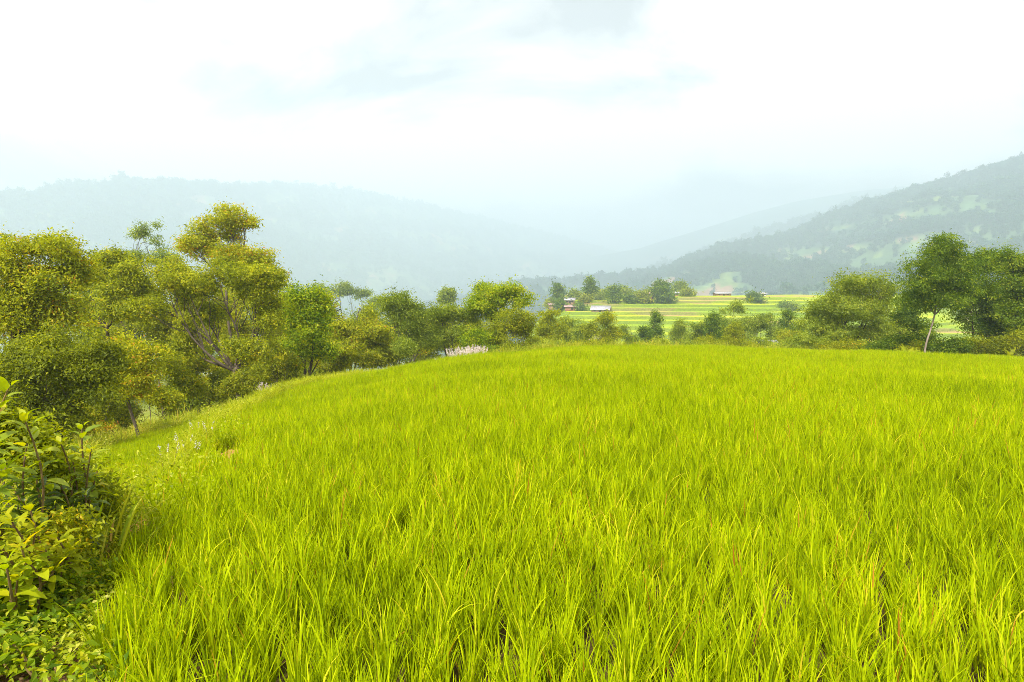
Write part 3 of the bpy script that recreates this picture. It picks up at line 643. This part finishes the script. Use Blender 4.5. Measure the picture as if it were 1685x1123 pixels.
def on_mesh(Vh, px, py):
    """point of the hill surface whose photo position is nearest"""
    X, Y, Z = Vh[..., 0], Vh[..., 1], Vh[..., 2]
    zc = Y * cp - (Z - EYE) * sp; yv = Y * sp + (Z - EYE) * cp
    dd = (CX + F * X / zc - px) ** 2 + (CY - F * yv / zc - py) ** 2
    i = np.unravel_index(np.argmin(dd), dd.shape); return Vh[i]
def hill_house(label, px, py, wm, hm, mat='white', roof='tin'):
    q = on_mesh(RH, px, py); y = q[1]
    house(label, px, py, wm / mpp(y), hm / mpp(y), mat, roof, random.uniform(-.3, .3), dp=8, y=y, group='far houses on the right-hand hillside')
for a in [('long white-roofed building on the hazy slope above the knoll', 1018, 454, 34, 5, 'white', 'tin'),
          ('pale building at the foot of the hill above the two-lobed tree', 954, 461, 16, 6), ('white farmhouse on the slope above the rounded grey tree', 1139, 470, 12, 6),
          ('lone white farmhouse halfway down the slope, left of the bare soil patch', 1190, 440, 11, 7), ('left of two small white houses low on the hill', 1160, 451, 9, 5),
          ('right of two small white houses low on the hill', 1168, 450, 9, 6), ('pale long-roofed farm high on the hillside', 1360, 390, 26, 7, 'white', 'tin'),
          ('light-roofed farmhouse right above the long-roofed farm', 1378, 387, 16, 6), ('brownish farmhouse in the fields right of the soil patch', 1354, 443, 15, 6, 'clay', 'tin'),
          ('red-walled farmhouse beside the bare soil patch', 1272, 434, 16, 8, 'brick', 'pink_tin'), ('small house near the top of the right-hand ridge', 1598, 313, 12, 6),
          ('far pale house on the terraces above the tall rounded tree', 1512, 366, 13, 6)]:
    hill_house(*a)

# ------------------------------------------------------------------ scattered growth (nobody could count it)
def src_collection(name, meshes):
    c_ = bpy.data.collections.new(name)
    for i, me in enumerate(meshes):
        o = bpy.data.objects.new('%s_%02d' % (name, i), me); c_.objects.link(o)
    return c_
def scatter(name, pts, coll, nvar, scl, tilt=.1, label=None, cat=None, kind='stuff'):
    n = len(pts); me = bpy.data.meshes.new(name); me.vertices.add(n); me.vertices.foreach_set('co', np.asarray(pts, np.float32).ravel())
    rot = np.stack([rng.normal(0, tilt, n), rng.normal(0, tilt, n), rng.random(n) * 6.283], -1)
    a = me.attributes.new('rot', 'FLOAT_VECTOR', 'POINT'); a.data.foreach_set('vector', rot.astype(np.float32).ravel())
    a = me.attributes.new('scl', 'FLOAT_VECTOR', 'POINT'); a.data.foreach_set('vector', np.asarray(scl, np.float32).ravel())
    a = me.attributes.new('pick', 'INT', 'POINT'); a.data.foreach_set('value', rng.integers(0, nvar, n).astype(np.int32))
    o = obj(name, me); tag(o, label, cat, kind=kind)
    g = bpy.data.node_groups.new(name + '_scatter', 'GeometryNodeTree')
    g.interface.new_socket('Geometry', in_out='INPUT', socket_type='NodeSocketGeometry'); g.interface.new_socket('Geometry', in_out='OUTPUT', socket_type='NodeSocketGeometry')
    gi = g.nodes.new('NodeGroupInput'); go = g.nodes.new('NodeGroupOutput'); ip = g.nodes.new('GeometryNodeInstanceOnPoints'); ci = g.nodes.new('GeometryNodeCollectionInfo')
    ci.inputs[0].default_value = coll; ci.inputs['Separate Children'].default_value = True; ci.inputs['Reset Children'].default_value = True
    def na(nm_, ty):
        q = g.nodes.new('GeometryNodeInputNamedAttribute'); q.data_type = ty; q.inputs[0].default_value = nm_; return q.outputs[0]
    ip.inputs['Pick Instance'].default_value = True
    g.links.new(gi.outputs[0], ip.inputs['Points']); g.links.new(ci.outputs[0], ip.inputs['Instance'])
    g.links.new(na('pick', 'INT'), ip.inputs['Instance Index'])
    er = g.nodes.new('FunctionNodeEulerToRotation'); g.links.new(na('rot', 'FLOAT_VECTOR'), er.inputs[0]); g.links.new(er.outputs[0], ip.inputs['Rotation'])
    g.links.new(na('scl', 'FLOAT_VECTOR'), ip.inputs['Scale']); g.links.new(ip.outputs[0], go.inputs[0])
    mo = o.modifiers.new('scatter', 'NODES'); mo.node_group = g
    return o

# rice: hills of upright strap leaves
def blades(n, hmin, hmax, w, base_r, lean, bend, segs=5, tfun=None, wtip=.12):
    th = rng.random(n) * 6.283; r = base_r * np.sqrt(rng.random(n)); az_ = rng.random(n) * 6.283
    # lean mostly outward
    az_ = np.where(rng.random(n) < .7, th + rng.normal(0, .6, n), az_)
    Ln = rng.uniform(hmin, hmax, n); ln = np.abs(rng.normal(lean, lean * .6, n)); bd = np.abs(rng.normal(0, bend, n)) + bend * .3
    flop = rng.random(n) < .05; bd = np.where(flop, bd + .9, bd)
    z0 = rng.random(n) ** .8 * hmax * .45
    ax = np.stack([np.cos(az_), np.sin(az_)], -1); face = az_ + rng.normal(math.pi / 2, .5, n)
    wv = np.stack([np.cos(face), np.sin(face), np.zeros(n)], -1)
    pos = np.stack([r * np.cos(th), r * np.sin(th), z0], -1)
    rows = []; s = 1 / segs
    wprof = np.array([.75, 1, .95, .8, .5, wtip]) if segs == 5 else np.interp(np.linspace(0, 1, segs + 1), [0, .4, .8, 1], [.8, 1, .6, wtip])
    for k in range(segs + 1):
        wd = (w * wprof[k] * .5) * rng.uniform(.75, 1.2, n)[:, None] if k == 0 else w * wprof[k] * .5
        rows.append(np.stack([pos - wv * wd, pos + wv * wd], 1))
        a = ln + bd * ((k + .5) * s) ** 1.6
        pos = pos + np.concatenate([ax * np.sin(a)[:, None], np.cos(a)[:, None]], 1) * (Ln * s)[:, None]
    V = np.stack(rows, 1).reshape(n, -1, 3)
    base = np.arange(n)[:, None, None] * (2 * (segs + 1)); k = np.arange(segs)[None, :, None] * 2
    Fc = (base + k + np.array([0, 1, 3, 2])[None, None, :]).reshape(-1, 4)
    tint = np.clip(rng.normal(.40, .22, n), 0, .84) + (rng.random(n) < .012) * .3
    tint = np.where(rng.random(n) < .003, .97, tint)
    return V.reshape(-1, 3), Fc, np.repeat(tint, segs)
def blade_meshes(name, k, mat, *a, **kw):
    r = []
    for i in range(k):
        V, Fc, t = blades(*a, **kw); r.append(np_mesh(name, V, Fc, M[mat], {'tint': ('FACE', 'FLOAT', t)}, smooth=True))
    return r
rice_c = src_collection('rice_hill', blade_meshes('rice_hill', 10, 'rice', 52, .10, .31, .0074, .034, .15, .30))
sp_ = .113
gx, gy = np.meshgrid(np.arange(-13, 45, sp_), np.arange(1.0, 40, sp_))
gx = gx.ravel() + rng.normal(0, .045, gx.size); gy = gy.ravel() + rng.normal(0, .045, gy.size)
k = (outside(gx, gy) < .0) | (outside(gx, gy) == 0)
k &= (np.abs(gx) < gy * .86 + 1.6) & (gy < 38)
band = np.abs(edgeA(gy) - gx + .05) < .15
k &= ~(band & (gy > 6.5) & (rng.random(len(gx)) < .75))
for s, rr_, as_ in ((soilspots[0], .19, .24), (soilspots[1], .14, .30)):
    k &= np.hypot(gx - s[0] - (gy - s[1]) * s[0] / s[1], (gy - s[1] + .3) * as_) > rr_ * (.7 + .6 * rng.random(len(gx)))
k &= rng.random(len(gx)) > .01
gx, gy = gx[k], gy[k]
hs_ = (.86 + .34 * fbm(gx / 2.2, gy / 2.2, 3)) * np.where(edgeA(gy) > gx, .78, 1) * rng.uniform(.85, 1.12, len(gx))
hs_ *= np.where((gy > 28) & (gx < 1), .72, 1)
scatter('rice', np.stack([gx, gy, H(gx, gy) - .02], -1), rice_c, 10, np.stack([hs_ * 1.08, hs_ * 1.08, hs_ * .93], -1) * .92, .07,
        'dense bright yellow green young rice covering the whole sloping field', 'rice')
print('rice', len(gx))

# grass on banks and slopes outside the rice
gr_c = src_collection('grass_tuft', blade_meshes('grass_tuft', 6, 'grass', 40, .12, .34, .007, .10, .35, .6, segs=4))
m_ = 60000
gy = rng.uniform(2, 60, m_) ** 1; gx = rng.uniform(-1, 1, m_) * (gy * .95 + 2)
d = outside(gx, gy); kk = (d > .02) & (d < 16) & ~((gy < 6.5) & (gx < -.9 * gy + 1)) & (rng.random(m_) < np.clip(1.2 - d / 16, .2, 1))
gx, gy = gx[kk], gy[kk]
sc_ = rng.uniform(.6, 1.5, len(gx)) * (1 + gy / 60)
scatter('grass', np.stack([gx, gy, H(gx, gy) - .02], -1), gr_c, 6, np.stack([sc_ * 1.3, sc_ * 1.3, sc_], -1), .12, 'rough yellow green grass on the banks and slopes around the rice', 'grass')
print('grass', len(gx))
yb_ = 4.5 + 30 * rng.random(2400) ** .55; xb_ = edgeA(yb_) - .02 + rng.normal(0, .06, 2400)
M['bund'] = leaf_mat('bund_grass_leaf', [(.22, .29, .01), (.38, .43, .015), (.52, .50, .04), (.60, .42, .1)], transl=.4, gloss=0)
bu_c = src_collection('bund_tuft', blade_meshes('bund_tuft', 5, 'bund', 34, .12, .34, .006, .09, .45, .7, segs=4))
sb_ = rng.uniform(.6, 1.2, 2400) * (.7 + yb_ / 40)
scatter('bund_grass', np.stack([xb_, yb_, H(xb_, yb_) + .02], -1), bu_c, 5, np.stack([sb_, sb_, sb_], -1), .15, 'pale yellow grass along the low bank that crosses the left side of the rice', 'grass')
# weeds: small leafy sprigs along the bund lines
def sprig(n, h, w, leaf, mat):
    th = rng.random(n) * 6.283; r = w * np.sqrt(rng.random(n)); z = h * rng.random(n) ** .8
    p = np.stack([r * np.cos(th), r * np.sin(th), z], -1)
    V, Fc, t = leaves(p, nrm(np.array((0, 0, 1.)) + unit(n) * .7), leaf * rng.uniform(.6, 1.3, n), leaf * .5 * rng.uniform(.7, 1.2, n), np.clip(rng.normal(.45, .2, n), 0, 1))
    return np_mesh('weed', V, Fc, M[mat], {'tint': ('FACE', 'FLOAT', t)})
wd_c = src_collection('weed_sprig', [sprig(90, .26, .14, .024, 'weed') for i in range(5)])
ys = 4.2 + 29.8 * rng.random(2600) ** .8; xs = edgeA(ys) - .05 + rng.normal(0, .10, 2600) * (1 + ys / 20)
yb = rng.uniform(4.6, 9.8, 500); xb = np.interp(yb, [4.6, 5, 9.6, 9.8], [-2.75, -2.72, -3.95, -4.0]) + rng.normal(0, .14, 500)
yc_ = rng.uniform(3.6, 36, 2600); xc_ = edgeC(yc_) - .1 + rng.normal(0, .3, 2600)
xg_ = np.concatenate([q[0] + rng.normal(0, .22, 60) for q in soilspots]); yg_ = np.concatenate([q[1] + rng.normal(-.1, .5, 60) for q in soilspots])
xs = np.concatenate([xs, xb[:120], xg_, xc_]); ys = np.concatenate([ys, yb[:120], yg_, yc_]); kk = (fbm(xs * 1.2, ys * 1.2, 2) > .47) & (rng.random(len(xs)) < np.where(ys < 13, .13, .28)); xs, ys = xs[kk], ys[kk]
wz = H(xs, ys) + np.where(outside(xs, ys) > 0, -.02, .06)
ws = rng.uniform(.7, 1.4, len(xs))
scatter('weeds', np.stack([xs, ys, wz], -1), wd_c, 5, np.stack([ws * 1.2, ws * 1.2, ws * 1.3], -1), .15, 'pale leafy weeds growing in lines along the low banks through the rice', 'weeds')

# low leafy ground cover in the near left corner
gc_c = src_collection('cover_sprig', [sprig(110, .13, .15, .030, 'weed') for i in range(3)] + [sprig(60, .18, .13, .045, 'lime') for i in range(2)])
n_ = 900; yy = rng.uniform(2.2, 6.5, n_); xx = edgeC(yy) - rng.random(n_) ** 1.2 * 2.2 - .02
kk = fbm(xx * 1.6, yy * 1.6, 2) > .40; xx, yy = xx[kk], yy[kk]; ws = rng.uniform(.7, 1.3, len(xx))
scatter('ground_cover', np.stack([xx, yy, H(xx, yy)], -1), gc_c, 5, np.stack([ws, ws, ws], -1), .2, 'low leafy creepers over reddish earth in the near left corner', 'creepers')

# forest on the mountains
def crown_small(k):
    b = [(0, 0, .55, .42, .42, .45), (.12, .1, .3, .35, .35, .28)]
    (V, Fc, t), _ = crown(split_blobs(b, 4), .17, 260, gap=.1, spread=1.2, aspect=.8, up=.8, per=14)
    return np_mesh('far_tree', V, Fc, M['forest'], {'tint': ('FACE', 'FLOAT', t)})
fo_c = src_collection('forest_tree', [crown_small(i) for i in range(6)])
def forest(name, Vh, op, n, smin, smax, label, tlim):
    nt_, nu_ = op.shape; a = rng.uniform(1, tlim * (nt_ - 2), n); b = rng.uniform(0, nu_ - 1.01, n)
    i = a.astype(int); j = b.astype(int); fi = (a - i)[:, None]; fj = (b - j)[:, None]
    p = (Vh[i, j] * (1 - fj) + Vh[i, j + 1] * fj) * (1 - fi) + (Vh[i + 1, j] * (1 - fj) + Vh[i + 1, j + 1] * fj) * fi
    dens = fbm(p[:, 0] / 70 + 5, p[:, 1] / 70, 3)
    k_ = rng.random(n) < np.where(op[i, j] > .5, .05 + .35 * (dens > .56), .35 + .65 * (dens > .45))
    p = p[k_]; s = rng.uniform(smin, smax, len(p)) * (1 + (rng.random(len(p)) < .06) * .6)
    p[:, 2] -= s * .12
    scatter(name, p, fo_c, 6, np.stack([s * rng.uniform(.75, 1.15, len(p)), s * rng.uniform(.75, 1.15, len(p)), s * rng.uniform(.9, 1.25, len(p))], -1), .05, label, 'forest')
    print(name, len(p))
forest('forest', RH, RHo, 60000, 8, 15, 'dense forest clothing the right-hand mountainside', .72)
forest('forest', LH, LHo, 40000, 16, 30, 'hazy forest on the long mountain behind the left wood', .72)
forest('forest', SH, SHo, 6000, 14, 22, 'faint forest on the spur behind the right-hand mountain', .72)

# ------------------------------------------------------------------ plume grass, dry grass, flowers, broad-leaved shrubs
def grass_clump(label, px, py, Y, h, w, mat, n, plumes=0, group=None, name='plume_grass', cat='plume grass', bw=.012):
    x = P(px, py, Y)[0]; z = Hs(x, Y); e = empty(name, (x, Y, z)); tag(e, label, cat, group)
    V, Fc, t = blades(n, h * .5, h, bw, w, .3, .5, segs=4)
    obj('blades', np_mesh('clump_blades', V, Fc, M[mat], {'tint': ('FACE', 'FLOAT', t)}), e)
    if plumes:
        stems = []; pv = []; pf = []; pt = []; o_ = 0
        for i in range(plumes):
            a = rng.random() * 6.283; r = w * math.sqrt(rng.random()); b = np.array((r * math.cos(a), r * math.sin(a), 0))
            tip = b + np.array((math.cos(a) * .3 * h, math.sin(a) * .3 * h, h * rng.uniform(.8, 1.15))); c_ = curve(b, tip, 5, sag=.02)
            stems.append(tube(c_, np.linspace(.006, .003, 5), 3))
            ax = nrm((tip - b)[None])[0]; ln = h * .3; m1 = 26; s = rng.random(m1)
            pp = tip + ax * (s[:, None] - .4) * ln + unit(m1) * .02
            v, f, tt = leaves(pp, nrm(unit(m1) + 0), np.full(m1, .085) * rng.uniform(.6, 1.2, m1), np.full(m1, .028), np.clip(rng.normal(.6, .2, m1), 0, 1), droop=-.6)
            pv.append(v); pf.append(f + o_); pt.append(tt); o_ += len(v)
        V, Fc = joinm(stems); obj('stem', np_mesh('plume_stem', V, Fc, M['drygrass']), e)
        obj('plumes', np_mesh('plume_heads', np.concatenate(pv), np.concatenate(pf), M['plume'], {'tint': ('FACE', 'FLOAT', np.concatenate(pt))}), e)
    return e
GP = 'plume grass along the field edge'
for i, (px, py, Y, pl, h, w, lab) in enumerate([(760, 585, 35.5, 60, 1.0, .55, 'largest white plume grass clump, at the left end of the field crest'), (738, 588, 35.8, 40, .8, .45, 'pinkish plume grass clump just left of the largest one'),
        (782, 588, 35.6, 30, .8, .4, 'plume grass clump just right of the largest one'), (672, 590, 36, 16, .9, .4, 'plumes rising behind the orange dry grass'), (652, 592, 35.6, 12, .6, .4, 'small pale plume clump left of the orange dry grass'),
        (622, 595, 35, 10, .8, .3, 'thin plume clump in front of the dark bush right of the lime tree'), (522, 612, 31.5, 9, .8, .3, 'plumes right beside the trunk of the lime green tree'), (478, 622, 29.6, 12, .9, .35, 'plumes left of the lime green tree trunk'),
        (432, 638, 26, 12, .8, .3, 'plume clump at the foot of the spreading tree'), (420, 642, 25, 9, .8, .3, 'low plume clump just left of the one under the spreading tree'), (545, 610, 32.5, 9, .6, .3, 'short plumes right of the lime green tree')]):
    grass_clump(lab, px, py, Y, h, w, 'grass', 120, pl, GP)
grass_clump('rounded tuft of orange dry grass at the far field edge', 690, 590, 35.2, .75, .55, 'drygrass', 900, 0, None, 'dry_grass_tuft', 'dry grass', .02)
grass_clump('flat pale orange dry grass right of the rounded tuft', 722, 592, 35.2, .4, .8, 'drygrass', 500, 0, None, 'dry_grass_tuft', 'dry grass', .02)
for i, (px, py, Y, lab) in enumerate([(326, 738, 10.5, 'upper left'), (343, 746, 10.2, 'upper right'), (304, 765, 8.9, 'middle'), (317, 780, 8.4, 'largest, lowest'), (279, 795, 7.6, 'leftmost, faint')]):
    Y *= .92; x = P(px, py, Y)[0]; z = Hs(x, Y) - .05; e = empty('flower_spike', (x, Y, z)); tag(e, lab + ' tuft of whitish flower spikes among the rice above the soil patch', 'flowers', 'whitish flower spikes in the rice')
    st_ = []; n1_ = 3; pv = []; pf = []; pt = []; o_ = 0
    for q in range(n1_):
        a = rng.random() * 6.283; tip = np.array((math.cos(a) * .10, math.sin(a) * .10, .38 + rng.random() * .12)); st_.append(tube(curve((0, 0, 0), tip, 4), np.linspace(.003, .002, 4), 3))
        s = rng.random(16)[:, None]; v, f, tt = leaves(tip * (1 - s * .22) + unit(16) * .008, unit(16), np.full(16, .018), np.full(16, .008), rng.random(16), droop=-.5)
        pv.append(v); pf.append(f + o_); pt.append(tt); o_ += len(v)
    V, Fc = joinm(st_); obj('stem', np_mesh('flower_stem', V, Fc, M['stem']), e)
    obj('petals', np_mesh('flower_petals', np.concatenate(pv), np.concatenate(pf), M['flower'], {'tint': ('FACE', 'FLOAT', np.concatenate(pt))}), e)

# broad leaves: elliptical, folded along the midrib, arching
def broad_leaf(base, dirv, upv, Ln, Wd, tint, arch=.5, segs=6):
    d_ = dirv / np.linalg.norm(dirv); s = np.cross(d_, upv); s /= max(np.linalg.norm(s), 1e-6); u = np.cross(s, d_)
    rows = []; pos = base.copy()
    for k_ in range(segs + 1):
        t = k_ / segs; w = Wd * .5 * (math.sin(math.pi * min(1, t * .92 + .06) ** .85)) ** .8 if 0 < k_ < segs else Wd * .02
        wav = math.sin(t * 9 + tint * 20) * .03 * Wd
        rows += [pos - s * w + u * (w * .35 + wav), pos, pos + s * w + u * (w * .35 - wav)]
        a = -arch * t; st = d_ * math.cos(a) + u * math.sin(a); pos = pos + st * Ln / segs
    Fc = []
    for k_ in range(segs):
        o_ = 3 * k_; Fc += [(o_, o_ + 1, o_ + 4, o_ + 3), (o_ + 1, o_ + 2, o_ + 5, o_ + 4)]
    return np.array(rows), np.array(Fc), np.full(len(Fc), tint)
def broad_shrub(label, x, y, tips, Ln, mat, nl=16, dz=.28, group='broad-leaved shrubs in the near left corner'):
    z = Hs(x, y); root = np.array((x, y, z)); e = empty('shrub', tuple(root)); tag(e, label, 'shrub', group)
    st = []; V_ = []; F_ = []; T_ = []; o_ = 0
    for tp in tips:
        tp = np.array(tp); pth = curve(root + (random.uniform(-.1, .1), random.uniform(-.1, .1), -.05), tp, 10, wob=.06); st.append(tube(pth, np.linspace(.011, .004, 10), 5))
        axis = nrm((pth[-1] - pth[-3])[None])[0]
        nl_ = int(nl * 1.45)
        for i in range(nl_):
            f = 1 - (i / nl_) ** 1.3 * dz * 2.2; f = max(f, .25); q = pth[0] * 0 + np.array([np.interp(f * 9, range(10), pth[:, k_]) for k_ in range(3)])
            a = i * 2.4 + random.uniform(-.3, .3); el_ = .9 - 1.0 * min(1, i / nl_ * 1.4) + random.uniform(-.25, .25)
            dv = np.array((math.cos(a) * math.cos(el_), math.sin(a) * math.cos(el_), math.sin(el_)))
            l_ = Ln * .66 * random.uniform(.55, 1.15) * (.55 if i < 2 else 1)
            v, fc, t = broad_leaf(q + dv * .02, dv, np.array((0, 0, 1.)) + unit(1)[0] * .25, l_, l_ * random.uniform(.34, .46), float(np.clip(.66 - i / nl_ * .30 + random.gauss(0, .16) + (.4 if random.random() < .03 else 0), 0, 1)), random.uniform(.3, 1.2))
            V_.append(v); F_.append(fc + o_); T_.append(t); o_ += len(v)
    V, Fc = joinm(st); obj('stem', np_mesh('shrub_stem', V - root, Fc, M['stem'], smooth=True), e)
    obj('foliage', np_mesh('shrub_leaves', np.concatenate(V_) - root, np.concatenate(F_), M[mat], {'tint': ('FACE', 'FLOAT', np.concatenate(T_))}, smooth=True), e)
    return e
def tips_px(lst): return [P(a, b, Y) for a, b, Y in lst]
random.seed(11)
broad_shrub('tall broad-leaved shrub with big pale shoots at the very left edge', -2.75, 3.6, tips_px([(14, 640, 3.3), (-40, 660, 3.2), (40, 690, 3.4), (-10, 720, 3.2), (45, 730, 3.6), (-70, 620, 3.4), (10, 770, 3.3)]), .19, 'broad', 16)
broad_shrub('broad-leaved shrub whose flat bright sprays reach out over the rice', -2.75, 4.2, tips_px([(135, 705, 4.0), (100, 730, 3.8), (150, 740, 3.9), (60, 745, 4.2), (80, 715, 4.3), (120, 760, 4.0), (30, 745, 4.0), (160, 775, 4.1)]), .17, 'broad', 15)
broad_shrub('shrub of dark shiny leaves low beneath the bright sprays', -2.6, 3.9, tips_px([(60, 790, 3.6), (100, 800, 3.7), (40, 830, 3.5), (80, 840, 3.7), (120, 830, 3.8), (20, 800, 3.7), (140, 815, 3.9), (70, 770, 3.9)]), .17, 'broad_dark', 18)
broad_shrub('small shrub with a few big leaves right of the dark-leaved one', -2.55, 4.1, tips_px([(130, 850, 3.8), (150, 870, 3.9), (115, 880, 3.7)]), .17, 'broad', 9)
broad_shrub('yellow green shrub with narrow leaves in front of the dark one', -2.35, 3.4, tips_px([(20, 860, 3.0), (60, 865, 3.1), (95, 885, 3.2), (35, 900, 3.0), (75, 905, 3.1), (120, 905, 3.3), (-20, 880, 3.0), (100, 920, 3.2), (-10, 840, 3.1), (50, 840, 3.2)]), .13, 'yellow', 20)
broad_shrub('low shrub with long dark green leaves under the narrow-leaved one', -2.4, 3.2, tips_px([(10, 930, 2.9), (50, 930, 3.0), (-30, 920, 2.9), (90, 940, 3.1), (30, 950, 3.0)]), .20, 'lime', 10)
broad_shrub('leafy seedling in the bottom left corner', -1.95, 2.75, tips_px([(20, 1060, 2.75), (60, 1070, 2.75), (-20, 1040, 2.8), (90, 1085, 2.75), (40, 1090, 2.7), (5, 1090, 2.7)]), .10, 'lime', 10)
broad_shrub('small weed plant on the reddish earth at the left edge', -2.3, 3.15, tips_px([(15, 985, 3.1), (50, 990, 3.15), (-15, 1000, 3.1), (75, 1000, 3.2)]), .09, 'yellow', 12)
random.seed(5)
def filler(label, Y, px, blobs, mat, leaf, n, tint=0):
    return tree(label, Y, px, blobs, mat, leaf, n, .012, name='shrub', cat='shrub', group='small-leaved shrubs in the near left corner', split=5, gap=.33, spread=3.0, tint=tint)
filler('small-leaved bright shrub among the tall pale shoots at the left edge', 3.9, 20, [(10, 720, 60, 60), (-50, 760, 70, 70), (60, 760, 50, 40), (-20, 690, 40, 30)], 'yellow', .030, 7000)
filler('small-leaved shrub under the flat bright sprays', 4.3, 110, [(110, 790, 50, 50), (60, 780, 50, 40), (140, 840, 40, 50), (90, 860, 60, 50)], 'yellow', .030, 7000, -.05)
filler('small-leaved shrub mixed with the narrow-leaved one', 3.5, 50, [(30, 890, 70, 50), (100, 900, 50, 45), (-40, 860, 60, 60), (60, 950, 80, 40)], 'yellow', .026, 8000, .02)
filler('dark small-leaved growth low at the left edge', 3.3, 20, [(-10, 960, 60, 40), (50, 970, 60, 34)], 'lime', .028, 4000, -.1)
# big fresh leaves at the foot of the right-hand wood
def banana(label, px, py, Y, Ln, n, az0=0):
    p = P(px, py, Y); z = Hs(p[0], Y); root = np.array((p[0], Y, z)); e = empty('banana_plant', tuple(root)); tag(e, label, 'banana plant', 'young banana plants at the foot of the right-hand wood')
    top = p - root; st = tube(curve((0, 0, -.05), top, 5, wob=.02), np.linspace(.05, .03, 5), 7); obj('stem', np_mesh('banana_stem', *st, M['lime'], smooth=True, attrs={'tint': ('FACE', 'FLOAT', np.full(len(st[1]), .6))}), e)
    V_, F_, T_, o_ = [], [], [], 0
    for i in range(n):
        a = az0 + i * 6.283 / n; el_ = .95 + (i % 2) * .25; dv = np.array((math.cos(a) * math.cos(el_), math.sin(a) * math.cos(el_), math.sin(el_)))
        v, fc, t = broad_leaf(np.array(top), dv, np.array((0, -.5, 1.)), Ln * random.uniform(.8, 1.1), Ln * .26, .45 + .3 * random.random(), .8, 9); V_.append(v); F_.append(fc + o_); T_.append(t); o_ += len(v)
    obj('leaves', np_mesh('banana_leaves', np.concatenate(V_), np.concatenate(F_), M['yellow'], {'tint': ('FACE', 'FLOAT', np.concatenate(T_))}, smooth=True), e)
banana('young banana plant with bright leaves left of the pale trunk', 1492, 590, 36.2, .85, 5, .4)
banana('young banana plant with one long pale leaf at the right edge', 1660, 589, 35.5, .8, 4, .9)

# ------------------------------------------------------------------ haze
V, Fc = box(0, 3300, 190, 17000, 13000, 820)
hm, hn, hl = base_mat('haze')
pv = hn.new('ShaderNodeVolumePrincipled'); pv.inputs['Density'].default_value = .00062
pv.inputs['Color'].default_value = (.69, .815, .93, 1); pv.inputs['Anisotropy'].default_value = .2
ho = hn.new('ShaderNodeOutputMaterial'); hl.new(pv.outputs[0], ho.inputs['Volume'])
tag(obj('haze', np_mesh('haze', V, Fc, hm)), 'pale blue haze filling the valley', 'haze', kind='stuff')
